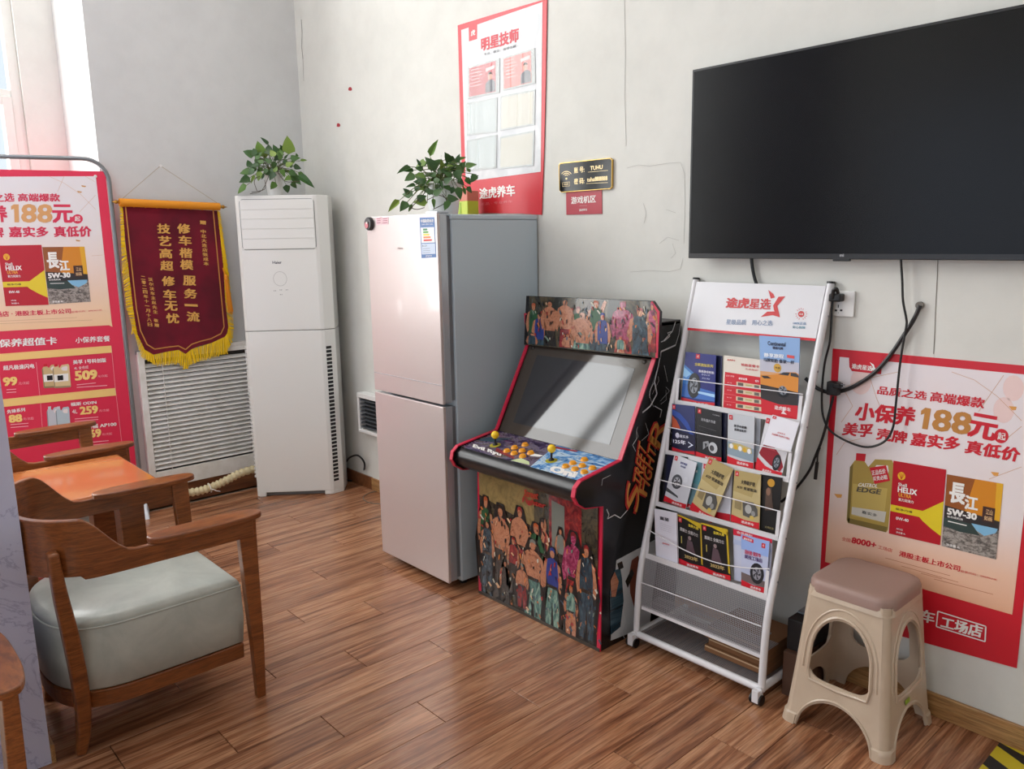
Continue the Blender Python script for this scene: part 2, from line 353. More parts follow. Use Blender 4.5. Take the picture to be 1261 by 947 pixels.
for i, (x, y, lb) in enumerate(((431, 109.5, 'small red paint dab on the wall, the upper of the two'), (416.5, 154, 'small red paint dab on the wall, the lower of the two'))):
    b = MB(); b.slab([WR(x+math.cos(a)*2.1*(1+.2*math.sin(3*a+i)), y+math.sin(a)*2.7*(1+.15*math.cos(2*a)), .002) for a in [j*math.pi/5 for j in range(10)]][::-1], (0, -1, 0), .0015, mat((160, 25, 40), .6)); tag(b.build('red_dab'), lb, 'mark', 'red dabs on the wall')
# =================================================================== POSTERS
M_bgR = gradmat('poster_background', 2, .30, 1.13, [(0, (226, 158, 112)), (.28, (238, 196, 170)), (.5, (236, 226, 226)), (1, (232, 224, 228))], .35, .1, 5)
def can_red(P, b, q, L, s=1.0):
    """red oil can drawn flat on the poster; q = TL,TR,BR,BL"""
    def uv(u, v): 
        a = (q[0][0]*(1-u)+q[1][0]*u, q[0][1]*(1-u)+q[1][1]*u); c = (q[3][0]*(1-u)+q[2][0]*u, q[3][1]*(1-u)+q[2][1]*u)
        return (a[0]*(1-v)+c[0]*v, a[1]*(1-v)+c[1]*v)
    P.poly(b, [uv(0, 0), uv(1, 0), uv(1, 1), uv(0, 1)], mat((186, 14, 34), .35), L)
    P.poly(b, [uv(0, .6), uv(.62, .6), uv(1, .42), uv(1, .88), uv(.8, .81), uv(.62, .73), uv(.56, .69), uv(0, .69)], mat((230, 205, 40), .35), L+.0003)
    P.poly(b, [uv(.17+.075*math.cos(a), .19+.055*math.sin(a)) for a in [j*math.pi/6 for j in range(12)]], mat((240, 190, 40), .35), L+.0003)
    for k in range(5): P.line(b, [uv(.17, .235), uv(.11+.03*k, .15)], .0012, mat((200, 40, 30), .4), L+.0005)
    T = lambda t, u0, v0, u1, v1, m, bd=.02: P.text(b, t, uv(u0, v1), uv(u1, v1), uv(u0, v0), m, bd, L+.0006)
    T('Shell', .12, .285, .28, .33, M_pw); T('HELIX', .12, .34, .48, .41, M_pw, .04); T('ULTRA', .14, .42, .38, .47, mat((240, 170, 60), .4), .03); T('喜力润滑力', .14, .49, .43, .53, M_pw)
    T('极净巧魂', .1, .63, .42, .66, mat((90, 60, 20), .4)); T('0W-40', .12, .75, .36, .79, M_pw, .03); T('API SQ', .14, .90, .26, .925, M_pw); T('净含量 4L', .14, .945, .32, .97, M_pw)
M_river = None
def can_dark(P, b, q, L):
    def uv(u, v):
        a = (q[0][0]*(1-u)+q[1][0]*u, q[0][1]*(1-u)+q[1][1]*u); c = (q[3][0]*(1-u)+q[2][0]*u, q[3][1]*(1-u)+q[2][1]*u)
        return (a[0]*(1-v)+c[0]*v, a[1]*(1-v)+c[1]*v)
    global M_river
    if not M_river:
        t = NT('rocky_river_print', .4); f = t.noise(t.coords((55, 55, 85)), 1, 6, .7, .5); t.l(t.ramp(f, [(.3, (38, 40, 44)), (.45, (112, 104, 98)), (.58, (176, 168, 160)), (.7, (84, 78, 74))]), t.b.inputs['Base Color']); M_river = t.m
    P.poly(b, [uv(0, 0), uv(.5, 0), uv(.35, .5), uv(0, .5)], mat((150, 84, 30), .35), L); P.poly(b, [uv(.5, 0), uv(.88, 0), uv(.9, .5), uv(.35, .5)], mat((214, 136, 30), .35), L); P.poly(b, [uv(.88, 0), uv(1, 0), uv(1, .5), uv(.9, .5)], mat((228, 172, 40), .35), L)
    P.poly(b, [uv(0, .43), uv(1, .5), uv(1, .62), uv(0, .62)], mat((44, 38, 38), .4), L+.0003)
    P.poly(b, [uv(.68, .34), uv(.9, .34), uv(.9, .54), uv(.68, .54)], mat((64, 34, 26), .4), L+.0004)
    P.poly(b, [uv(0, .61), uv(1, .61), uv(1, 1), uv(0, 1)], M_river, L+.0003)
    P.poly(b, [uv(.5, .6), uv(.98, .6), uv(.95, .66), uv(.75, .73), uv(.6, .68)], mat((130, 186, 220), .4), L+.0005)
    P.poly(b, [uv(0, .6), uv(.5, .61), uv(.68, .74), uv(.3, .75), uv(0, .72)], mat((48, 66, 62), .4), L+.0005)
    T = lambda t, u0, v0, u1, v1, m, bd=.02: P.text(b, t, uv(u0, v1), uv(u1, v1), uv(u0, v0), m, bd, L+.0008)
    T('長', .08, .1, .34, .37, M_pw, .05); T('江', .36, .24, .58, .42, M_pw, .05); T('5W-30', .06, .46, .58, .545, M_pw, .05); T('全合成机油', .06, .56, .34, .59, M_pw)
    T('江山', .74, .37, .86, .44, mat((230, 190, 140), .4)); T('如画', .72, .46, .86, .52, mat((230, 190, 140), .4)); T('净含量 4L', .08, .945, .34, .98, M_pw)
    P.line(b, [uv(.08, .64), uv(.42, .645)], .003, M_pw, L+.0008)
def jug(P, b, q, L, col, lab):
    def uv(u, v):
        a = (q[0][0]*(1-u)+q[1][0]*u, q[0][1]*(1-u)+q[1][1]*u); c = (q[3][0]*(1-u)+q[2][0]*u, q[3][1]*(1-u)+q[2][1]*u)
        return (a[0]*(1-v)+c[0]*v, a[1]*(1-v)+c[1]*v)
    P.poly(b, [uv(0, .2), uv(.1, .1), uv(.32, .1), uv(.42, .17), uv(.56, .06), uv(.94, .05), uv(1, .11), uv(1, .94), uv(.96, .98), uv(.06, .97), uv(.02, .93)], mat(col, .35), L)
    P.poly(b, [uv(.5, .22), uv(.6, .135), uv(.86, .125), uv(.89, .19), uv(.86, .31), uv(.6, .29)], mat((232, 222, 220), .35), L+.0002)
    dk_ = tuple(int(v*.72) for v in col); P.poly(b, [uv(.0, .2), uv(.07, .15), uv(.09, .96), uv(.03, .94)], mat(dk_, .35), L+.0002); P.poly(b, [uv(.05, .90), uv(.98, .91), uv(.96, .98), uv(.06, .97)], mat(dk_, .35), L+.0002)
    P.poly(b, [uv(.12, 0), uv(.34, 0), uv(.33, .1), uv(.12, .1)], M_red if lab == 'g' else mat((210, 210, 214), .4), L+.0003)
    return uv
PR = Plane((0, WY-.003, 0), (0, -1, 0))
cr = [(1025.5, 429.3), (1291, 453), (1252, 823), (1007, 755)]
b = MB(); b.slab([PR(*p) for p in cr][::-1], (0, -1, 0), .002, M_red)
pr = tag(b.build('wall_poster'), 'large red bordered oil service poster on the wall behind the plastic stool', 'poster')
b = MB(); PR.poly(b, [(1034, 439.5), (1281, 463), (1246.5, 757), (1132, 724), (1016, 692)], M_bgR, .0006); b.build('background_print', parent=pr)
b = MB()
for pts in ([(1070, 461), (1080, 492), (1088, 510)], [(1034, 480), (1060, 468), (1106, 458)], [(1034, 470), (1050, 500), (1036, 520)], [(1172, 458), (1200, 468), (1228, 488), (1258, 518)], [(1236, 462), (1220, 485), (1205, 507)], [(1258, 525), (1240, 540)], [(1218, 700-110), (1258, 575)], [(1030, 560), (1040, 545), (1060, 540)]):
    PR.line(b, pts, .0014, mat((206, 160, 122), .4), .0009)
for c in ((1248, 478), (1236, 505), (1060, 470)):
    PR.poly(b, [(c[0]+13*math.cos(a), c[1]+16*math.sin(a)) for a in [j*math.pi/8 for j in range(16)]], mat((236, 208, 204), .4), .0008)
for c in ((1226, 583), (1033, 610), (1248, 502)): PR.poly(b, [(c[0]-6, c[1]-2), (c[0]+4, c[1]-1), (c[0]+3, c[1]+3), (c[0]-2, c[1]+3)], mat((224, 160, 80), .4), .0011)
PR.poly(b, [(1045, 433), (1087, 437), (1085, 461), (1049, 457), (1046, 452)], M_red, .0011)
b.build('ornament_print', parent=pr)
b = MB(); Tr = lambda t, bl, br, tl, m=M_red, bd=.03, L=.0014: PR.text(b, t, bl, br, tl, m, bd, L)
Tr('途虎星选', (1049, 453.5), (1074, 457), (1049.4, 447.5), M_pw, .03, .0016); PR.poly(b, [(1071, 446), (1076, 449), (1077, 452), (1081, 459), (1075, 456), (1072, 456), (1075, 452)], M_pw, .0017)
Tr('品质之选', (1080.2, 485), (1140, 492.7), (1082, 475.2)); Tr('高端爆款', (1145, 494), (1211, 503), (1147, 482))
Tr('小保养', (1052.5, 516.5), (1124, 524.5), (1056.3, 495.5), M_red, .045); PR.poly(b, [(1139.5, 502), (1146.5, 503.3), (1142.3, 529), (1135.3, 527.9), (1138.4, 509.3), (1133.8, 510.8), (1134.5, 505.6)], M_gold, .0014); Tr('88', (1148, 529.4), (1193, 535.6), (1151.5, 503.8), M_gold, .028)
Tr('元', (1192, 536.6), (1224, 543), (1197.8, 508.5), M_red, .045)
Tr('美孚', (1037, 535.6), (1072, 538.5), (1041, 520.3), M_red, .04); Tr('壳牌', (1079, 541), (1115, 546.5), (1081.5, 527), M_red, .04); Tr('嘉实多', (1121, 548), (1180, 555), (1124, 532.5), M_red, .04); Tr('真低价', (1188, 557.5), (1253, 569), (1192, 542), M_red, .04)
PR.poly(b, [(1233+8.9*math.cos(a), 537+8.9*math.sin(a)) for a in [j*math.pi/10 for j in range(20)]], M_red, .0013); Tr('起', (1228.4, 541), (1238, 542.6), (1229, 532), M_pw, .02, .0018)
Tr('全国', (1036.5, 665.5), (1047, 668), (1037, 661), mat((214, 90, 80), .4), .01); Tr('8000+', (1048.5, 668.5), (1078, 675), (1049.7, 661.5), M_red, .04); Tr('工场店', (1081, 675.5), (1098.5, 680.5), (1081.6, 671), mat((214, 90, 80), .4), .01)
Tr('港股主板上市公司', (1107, 684.7), (1181.5, 704), (1108, 678), M_red, .03); Tr('股票代码：09690.HK', (1182.6, 704.5), (1228, 715.5), (1182.8, 701.8), mat((214, 90, 80), .4), .01)
for (x0, y0, x1, y1) in ((1090, 687, 1170, 709), (1110, 697, 1180, 717), (1134, 706, 1160, 713), (1150, 713, 1223, 732)): PR.line(b, [(x0, y0), (x1, y1)], .0016, mat((190, 120, 90), .5), .0012)
Tr('途虎养车', (1078, 752), (1149.5, 768.5), (1080, 738), M_pw, .03, .0016)
bx = [(1155, 752.8), (1214, 771.4), (1213, 790.2), (1153, 771.6), (1155, 752.8)]; PR.line(b, bx, .004, M_pw, .0014); Tr('工场店', (1158.4, 772.3), (1208, 785.5), (1160.5, 758.7), M_pw, .04, .0016)
uvj = jug(PR, b, [(1048, 557.5), (1102, 562), (1093, 658), (1041, 646)], .0012, (176, 150, 74), 'g')
PR.poly(b, [uvj(.1, .42), uvj(.9, .42), uvj(.88, .86), uvj(.12, .86)], mat((196, 172, 96), .3), .0016); PR.poly(b, [uvj(.12, .74), uvj(.92, .72), uvj(.9, .86), uvj(.12, .84)], mat((206, 202, 190), .3), .0018)
Tr('CASTROL', uvj(.22, .45), uvj(.66, .43), uvj(.24, .40), M_pw, .02, .002); Tr('EDGE', uvj(.2, .52), uvj(.74, .51), uvj(.22, .455), mat((90, 84, 70), .4), .04, .002); Tr('嘉实多', uvj(.36, .80), uvj(.72, .81), uvj(.36, .76), mat((60, 60, 60), .4), .01, .0022)
PR.poly(b, [(1070.7, 576), (1091, 573), (1096, 592), (1077, 596)], M_red, .002); Tr('正品低价', (1074, 585.5), (1091, 583), (1073, 579.5), M_pw, .02, .0024); Tr('买贵必赔', (1075.5, 592.5), (1093, 590), (1074.6, 587), M_pw, .02, .0024)
can_red(PR, b, [(1100.3, 567.2), (1165.3, 578.3), (1157.6, 671.4), (1094.5, 657)], .0020); can_dark(PR, b, [(1166.2, 584), (1235.6, 595.9), (1226.4, 689), (1159.5, 672.3)], .0016)
b.build('lettering', parent=pr)
# ---- technicians poster
PT = Plane((0, WY-.006, 0), (0, -1, 0))
b = MB(); rim = [(563.6, 31.2), (600, 20), (640, 8), (673.5, -1.6), (672, 90), (670, 180), (667, 264.5), (640, 263), (600, 262.5), (570, 264), (568, 192)]
b.slab([PT(*p) for p in rim][::-1], (0, -1, 0), .003, M_red); pt = tag(b.build('wall_poster'), 'tall red and white technician poster with six photo pockets above the refrigerator', 'poster')
t = NT('pale_marble_print', .4); f = t.noise(t.coords((1, 1, 1)), 9, 5, .6, 1); t.l(t.ramp(f, [(.4, (206, 209, 212)), (.6, (220, 222, 224))]), t.b.inputs['Base Color'])
b = MB(); PT.poly(b, [(568, 37), (668, 2.5), (665.8, 211.5), (573.5, 223.5)], t.m, .0008); b.build('background_print', parent=pt)
b = MB(); PT.poly(b, [(577, 32), (587.7, 28), (587.5, 48), (577.5, 51)], M_red, .0012); PT.text(b, '虎', (580, 44.5), (585, 43), (580, 37.5), M_pw, .02, .0016)
PT.text(b, '明星技师', (593, 63), (638.4, 51), (592.7, 47.4), mat((200, 30, 50), .4), .05, .0014); PT.text(b, '- 专业、敬业、值得信赖 -', (593.6, 69.3), (638, 57.6), (593.6, 66.2), mat((90, 90, 96), .4), .01, .0014)
PT.text(b, '途虎养车', (590.8, 245.3), (634, 241), (590.3, 232), M_pw, .03, .0014); PT.text(b, '正品 · 专业养车', (592, 253), (631, 249.5), (592, 249.8), mat((226, 130, 135), .4), .0, .0014); b.build('lettering', parent=pt)
pk = [[(576.2, 82.4), (615, 71.4), (615, 114), (576.2, 121.5)], [(618.3, 70.7), (658.6, 59), (659.5, 102.3), (619, 112)], [(574.9, 127), (612.4, 119.7), (611.8, 162.6), (574.9, 167)], [(616.3, 118), (659, 110), (658.2, 153.7), (615.4, 161)], [(574.9, 173), (611.8, 165.5), (611, 207), (575.5, 211)], [(615.4, 168.5), (658.2, 160.5), (656.8, 204), (614.5, 208.4)]]
plastic = bpy.data.materials.new('clear_pocket'); plastic.use_nodes = True; bb = plastic.node_tree.nodes['Principled BSDF']; bb.inputs['Base Color'].default_value = (.9, .93, .92, 1); bb.inputs['Roughness'].default_value = .12; bb.inputs['Alpha'].default_value = .28
for i, q in enumerate(pk):
    ins = [(196, 206, 206), (212, 208, 194)][i % 2]; c = [(196, 34, 54), (222, 120, 112)][i] if i < 2 else ins
    b = MB(); f = lambda u, v, q=q: (q[0][0]*(1-u)*(1-v)+q[1][0]*u*(1-v)+q[2][0]*u*v+q[3][0]*(1-u)*v, q[0][1]*(1-u)*(1-v)+q[1][1]*u*(1-v)+q[2][1]*u*v+q[3][1]*(1-u)*v)
    b.slab([PT(*f(u, v), .003) for u, v in ((0, 0), (1, 0), (1, 1), (0, 1))][::-1], (0, -1, 0), .002, mat((178, 184, 184), .3))
    PT.poly(b, [f(.04, .06), f(.88 if i < 2 else .95, .05), f(.88 if i < 2 else .95, .95), f(.04, .95)], mat(c, .4), .0034)
    if i < 2:
        for k in range(6): PT.line(b, [f(.1, .14+.1*k), f(.36+.05*(k % 3), .14+.1*k)], .003, mat((240, 200, 200), .4), .0038)
        PT.poly(b, [f(.56, .2), f(.84, .16), f(.84, .26), f(.56, .3)], mat((240, 205, 205), .4), .0038)
        PT.poly(b, [f(.55, .93), f(.56, .66), f(.64, .58), f(.76, .56), f(.86, .64), f(.87, .93)], mat((92, 94, 104), .4), .0037)
        PT.poly(b, [f(.70+.07*math.cos(a), .47+.1*math.sin(a)) for a in [j*math.pi/6 for j in range(12)]], mat((206, 160, 140), .4), .0039)
        PT.poly(b, [f(.63, .42), f(.66, .34), f(.74, .34), f(.78, .42), f(.70, .39)], mat((40, 36, 36), .4), .0041)
    pkt = b.build('photo_pocket', parent=pt)
    s = MB(); n_ = 8
    rows = [[PT(*f(u/n_, v), .005+.002*math.sin(u*1.9+i*1.3)) for u in range(n_+1)] for v in (0, 1)]
    s.add(rows[0]+rows[1], [(k, k+1, n_+2+k, n_+1+k) for k in range(n_)], plastic); s.build('clear_sleeve', parent=pkt, smooth=True)
# ---- wifi sign and red game-area sign
b = MB(); PS = Plane((0, WY-.012, 0), (0, -1, 0)); sg = [(690, 200.6), (751, 194.3), (753.7, 196.5), (753.4, 230.5), (751, 232.8), (691, 237.2), (688.6, 234.5), (687.7, 203)]
b.slab([PS(*p) for p in sg][::-1], (0, -1, 0), .010, mat((196, 160, 84), .25, .7)); ws = tag(b.build('wifi_sign', bevel=.001), 'black and gold wireless network sign on the wall below the technician poster', 'sign')
b = MB(); PS.poly(b, [(690.4, 201.6), (750.8, 195.2), (753, 197), (752.7, 230), (750.6, 232), (691.2, 236.2), (689.3, 234.2), (688.5, 203.6)], mat((8, 8, 10), .1, spec=.25), .0006); b.build('glossy_face', parent=ws)
b = MB(); M_gl = mat((214, 190, 140), .3, .3)
for r in (2.2, 4.5, 6.8): PS.line(b, [(697.5+r*math.cos(a), 218-.6+r*.95*math.sin(a)) for a in [math.radians(-150+20*j) for j in range(7)]], .003, M_gl, .0010)
PS.poly(b, [(697.5+1.2*math.cos(a), 220+1.3*math.sin(a)) for a in [j*math.pi/4 for j in range(8)]], M_gl, .001); PS.line(b, [(692.5, 225), (701.5, 224), (701.5, 229), (692.5, 229.6), (692.5, 225)], .0012, M_gl, .001); PS.text(b, 'WIFI', (694, 228.4), (700, 228), (694, 226), M_gl, 0, .0012)
PS.text(b, '账 号:', (707, 213.5), (719.5, 212), (707, 206.5), M_gl, .02, .001); PS.text(b, 'TUHU', (727, 209.8), (742, 208), (727, 204.8), M_gl, .02, .001); PS.line(b, [(724, 212), (748.5, 209.8)], .0012, M_gl, .001)
PS.text(b, '密 码:', (707, 227.2), (719.5, 226), (707, 220), M_gl, .02, .001); PS.text(b, 'tuhu888888', (723, 223.8), (748, 221.9), (723, 218.6), M_gl, .02, .001); PS.line(b, [(722, 226), (748.5, 224.8)], .0012, M_gl, .001); b.build('lettering', parent=ws)
b = MB(); b.slab([PR(*p) for p in ((697, 236), (741, 233.4), (741.3, 263.4), (697.4, 264.5))][::-1], (0, -1, 0), .002, mat((176, 36, 56), .4)); rs = tag(b.build('wall_sign'), 'small red game area sign stuck just under the black wireless sign', 'sign')
b = MB(); PR.text(b, '游戏机区', (703.5, 251.3), (733.6, 249.2), (703.4, 242.6), M_pw, .02, .0008); PR.text(b, '途虎养车', (713.3, 260.2), (723, 259.6), (713.3, 257.3), M_pw, .02, .0008); PR.line(b, [(713.5, 253.6), (723, 253)], .001, mat((220, 160, 160), .4), .0008); b.build('lettering', parent=rs)
# =================================================================== BANNER STAND
bp = hz(177, 630); bd = V((.284, .959, 0)).normalized(); bn = V((bd.y, -bd.x, 0))
bs = thing('banner_stand', 'tall promotional banner stand with rounded grey tube frame beside the window', 'banner stand', bp)
q = lambda s, z, o=0: bp+bd*s+V((0, 0, z))+bn*o
Wd = .86; Ht = 2.015; rad = .12; path = [q(0, .02)]+[q(0, Ht-rad)]
for i in range(1, 8): a = math.radians(90*i/7); path.append(q(-rad+rad*math.cos(a), Ht-rad+rad*math.sin(a)))
for i in range(0, 8): a = math.radians(90+90*i/7); path.append(q(-Wd+rad+rad*math.cos(a), Ht-rad+rad*math.sin(a)))
path.append(q(-Wd, .02))
b = MB(); b.tube(path, .012, mat((128, 132, 134), .35, .6), 10); b.build('frame', parent=bs, smooth=True)
for s in (0, -Wd):
    b = MB(); c = q(s, 0)
    b.slab([q(s-.03, 0, .2), q(s+.03, 0, .2), q(s+.03, .035, .18), q(s+.03, .05, 0), q(s-.03, .05, 0), q(s-.03, .035, .18)], bd, .0, M_white) if 0 else None
    b.add([q(s-.03, .0, .17), q(s+.03, .0, .17), q(s+.03, .0, -.17), q(s-.03, .0, -.17), q(s-.022, .045, .14), q(s+.022, .045, .14), q(s+.022, .045, -.14), q(s-.022, .045, -.14)], [(0, 3, 2, 1), (4, 5, 6, 7), (0, 1, 5, 4), (1, 2, 6, 5), (2, 3, 7, 6), (3, 0, 4, 7)], mat((226, 232, 240), .4)); b.build('foot', parent=bs, bevel=.006)
PB = Plane(bp+bn*.003, bn)
rt = [(131, 211), (137.5, 262), (146.5, 332), (157, 415), (176.5, 600)]
b = MB(); z_of = lambda x, y: PB(x, y)
sheet_top = PB(129.5, 211); sTop = (sheet_top-bp).dot(bd); zt = sheet_top.z
b.slab([q(sTop-.78, .12, .003), q(sTop, .12, .003), q(sTop, zt, .003), q(sTop-.78, zt, .003)], bn, .001, mat((222, 44, 78), .4)); sh = b.build('banner_sheet', parent=bs)
M_bgB = gradmat('banner_background', 2, 1.12, 1.95, [(0, (244, 204, 160)), (.35, (240, 218, 206)), (.6, (232, 226, 226)), (1, (228, 226, 230))], .4, 0, 6)
b = MB(); PB.poly(b, [(-92, 218), (118, 217), (137.5, 397), (138.5, 402.5), (134, 400.5), (0, 408), (-70, 412)], M_bgB, .0012)
for pts in ([(60, 217), (78, 225), (99, 239), (118, 258)], [(79, 217), (71, 236)], [(118, 240), (98, 261)], [(105, 217), (117, 224)], [(113, 315), (127, 314)]): PB.line(b, pts, .0016, mat((214, 180, 150), .4), .0016)
for c in ((98, 236), (103, 229), (96, 296)): PB.poly(b, [(c[0]-3, c[1]-1), (c[0]+3, c[1]), (c[0]+2, c[1]+1.5), (c[0]-2, c[1]+1)], mat((200, 150, 90), .4), .0017)
b.build('background_print', parent=sh)
b = MB(); Mr = mat((214, 44, 78), .4); My = mat((250, 214, 130), .4); Mpk = mat((250, 180, 190), .4)
Tb = lambda t, bl, br, tl, m=Mr, bd=.03, L=.0022: PB.text(b, t, bl, br, tl, m, bd, L)
Tb('品质之选', (-33, 249.5), (17.5, 248), (-33.5, 239)); Tb('高端爆款', (22.6, 248), (73.7, 248), (22, 238.3)); Tb('小保养', (-50, 275), (9, 273), (-52, 255), Mr, .045)
M_gb = mat((216, 160, 100), .4); PB.poly(b, [(17.2, 251.6), (23, 251.6), (23.6, 273.8), (17.8, 273.8), (17.3, 257.2), (13.6, 258.2), (13.5, 253.8)], M_gb, .0022); Tb('88', (27, 273.8), (63.6, 273.8), (27, 251.6), M_gb, .028); Tb('元', (66, 274), (89.5, 274), (64.5, 252.3), Mr, .045)
PB.poly(b, [(95.5+6.5*math.cos(a), 269.6+5.8*math.sin(a)) for a in [j*math.pi/10 for j in range(20)]], Mr, .0020); Tb('起', (92.2, 272.4), (98.8, 272.2), (92, 266.4), M_pw, .02, .0026)
Tb('美孚 壳牌', (-60, 294), (4.8, 292), (-62, 281), Mr, .04); Tb('嘉实多', (11.9, 291.8), (59.5, 291.6), (11, 279.3), Mr, .04); Tb('真低价', (67.2, 291.6), (112.4, 291.2), (66.5, 279), Mr, .04)
can_red(PB, b, [(-3, 302.5), (51, 301.5), (60, 375.4), (7, 377)], .0026); can_dark(PB, b, [(52, 304.3), (104, 303.7), (111.8, 371.5), (60.7, 374.7)], .0022)
Tb('全国8000+工场店 ·', (-54, 393), (15.5, 389.5), (-54.5, 386)); Tb('港股主板上市公司', (19, 389.3), (87.4, 385.8), (18.4, 383.2)); Tb('股票代码：09690.HK', (88, 385.6), (126, 382.8), (87.8, 383.3), Mr, 0)
for y in (394.5, 397.5): PB.line(b, [(-20, y+2), (95 if y < 396 else 114, y-3.5)], .0014, mat((190, 150, 120), .5), .002)
Tb('保养超值卡', (-1, 427.8), (70, 424), (-1.5, 418.2), M_pw, .03); Tb('小保养套餐', (93.3, 422.6), (135.5, 420.4), (92.8, 415.4), M_pw, .02)
PB.poly(b, [(-50, 439.5), (136.8, 425.6), (138, 434.2), (-48, 449)], mat((244, 206, 128), .4), .002); PB.poly(b, [(-40, 496), (141.9, 477.8), (143, 487), (-38, 505.5)], mat((244, 206, 128), .4), .002)
for pts in ([(137, 426), (142, 478), (150, 545)], [(44.5, 446), (49, 487)], [(50, 497), (53, 540)]): PB.line(b, pts, .0016, Mpk, .002)
Tb('超凡极速闪电', (4.4, 455.9), (42.5, 453.3), (3.8, 450.4), M_pw, .03); Tb('99', (5, 475.4), (21, 474), (4, 465.3), My, .05); Tb('元/次起', (23, 474), (36, 473), (22.8, 470.5), Mpk, 0); Tb('美孚 1号科创版', (90.3, 448.7), (130.8, 445.9), (89.8, 443.6), M_pw, .03); Tb('4L 全合成', (91.5, 455.5), (109, 453.8), (91.2, 451.6), M_pw, 0)
Tb('509', (93.3, 468.3), (119.4, 466.3), (92.4, 457.3), My, .05); Tb('元/次起', (120.5, 465), (132.5, 464), (120.3, 462), Mpk, 0)
for y in (472.5, 475.6): PB.line(b, [(94.5, y+1.5), (132 if y > 474 else 118, y-1)], .004, Mpk, .002)
for y in (480, 483.5): PB.line(b, [(8, y), (20, y-.8)], .004, Mpk, .002)
Tb('先锋系列', (9, 509.5), (31, 506.5), (8.5, 504.9), M_pw, .03); Tb('88', (12, 520.5), (27, 519), (11, 511.5), My, .05); Tb('元/次起', (28.5, 517.6), (41.5, 516.6), (28.3, 514.4), Mpk, 0); Tb('福斯 ODIN', (87.3, 500.4), (118.8, 497.4), (86.8, 496), M_pw, .03); Tb('4L', (89, 509.5), (95.5, 508.8), (88.6, 504.6), M_pw, 0)
Tb('259', (99.3, 510.5), (120.4, 508.5), (98.5, 501.4), My, .05); Tb('元/次起', (122, 507.4), (134.5, 506.3), (121.8, 504.4), Mpk, 0); Tb('赛福 AP100', (106, 528.5), (143.5, 524.5), (105.5, 523.3), M_pw, .03); Tb('369', (104.4, 539.6), (124.4, 537.6), (103.6, 530), My, .05); Tb('元/次起', (125.5, 536.5), (138, 535.3), (125.3, 533.5), Mpk, 0)
for y in (515, 518, 544, 547.5): PB.line(b, [(92 if y < 530 else 110, y+1), (121 if y < 530 else 134, y-1.5)], .004, Mpk, .002)
for y in (523, 526.5): PB.line(b, [(13, y), (35, y-1.8)], .004, Mpk, .002)
for dx, cc in ((0, (206, 180, 130)), (13, (222, 198, 150))):
    u1 = jug(PB, b, [(51+dx, 449), (72+dx, 446.5), (74.5+dx, 477.5), (53.5+dx, 479)], .0022+.0012*(dx > 0), cc, 'g'); PB.poly(b, [u1(.06, .42), u1(.9, .42), u1(.88, .72), u1(.06, .72)], M_pw, .0028+.0012*(dx > 0)); Tb('1', u1(.35, .66), u1(.5, .66), u1(.35, .48), M_black, .06, .0032+.0012*(dx > 0))
for dx in (0, 11): jug(PB, b, [(57+dx, 501), (74+dx, 499), (76+dx, 530), (59+dx, 531)], .0022+.0012*(dx > 0), (196-12*(dx > 0), 200, 208), 's')
b.build('lettering', parent=sh)
for x, y in ((117.5, 217.2), (-60, 222)):
    b = MB(); p = PB(x, y, .003); b.lathe(p, [(.004, 0), (.008, .002), (.008, .005), (.004, .007)], M_white, 12, bn); b.build('clip', parent=bs)
# =================================================================== PENNANT
PP = Plane((XL+.062, 0, 0), (1, 0, 0))
apex = PP(200.5, 203.5); pe = thing('pennant', 'maroon velvet award pennant with yellow fringe and gold characters on the wall', 'pennant', PP(208, 247))
t = NT('maroon_velvet', .85, .2); f = t.noise(t.coords((1, 1, 1)), 5, 3); t.l(t.ramp(f, [(.35, (92, 4, 28)), (.65, (122, 6, 36))]), t.b.inputs['Base Color']); t.b.inputs['Sheen Weight'].default_value = .4; M_vel = t.m
red_o = [(150, 254), (267.5, 259.5), (275, 320), (277.5, 371.7), (281.2, 402.8), (280, 410.5), (277, 414.8), (261.2, 422), (246, 426), (236, 430), (228.7, 436), (219.8, 430.9), (206.5, 433), (188.8, 436.8), (178.4, 430.9), (168.8, 411.6), (163.7, 379), (158, 330)]
b = MB(); b.slab([PP(*p) for p in red_o], (1, 0, 0), .006, M_vel); b.build('velvet', parent=pe)
M_fr = mat((246, 206, 14), .6, name='yellow_fringe'); M_gb2 = mat((206, 140, 66), .5, name='gold_braid'); M_gy = mat((230, 146, 18), .55, name='orange_satin')
b = MB(); inn = [(154.5, 254), (163, 335), (168, 380), (173, 407), (181, 424), (190.5, 430), (206.5, 427.5), (219.8, 426), (228.6, 430.5), (236, 424), (246, 420.5), (260, 417), (272, 411), (276, 402.5), (272.5, 365), (262.5, 259)]
PP.line(b, inn, .0065, M_gb2, .0015); b.build('gold_border', parent=pe)
outer = [(147, 253), (148.9, 300), (150.5, 335), (155.5, 379), (165, 408.7), (174, 438), (191.7, 449), (206, 447.5), (219, 446.5), (228.7, 452), (240, 445.5), (258, 440), (277.5, 433.8), (285.6, 420.5), (287.8, 402.8), (285.6, 379), (281.9, 339), (276, 300), (271, 259.5)]
inner = [(151, 254), (154, 300), (158, 330), (163.7, 379), (168.8, 411.6), (178.4, 430.9), (188.8, 436.8), (206.5, 433), (219.8, 430.9), (228.7, 436), (236, 430), (261.2, 422), (277, 414.8), (280, 410.5), (281.2, 402.8), (277.5, 371.7), (275.5, 330), (271.5, 292), (267.5, 259.5)]
b = MB(); random.seed(3)
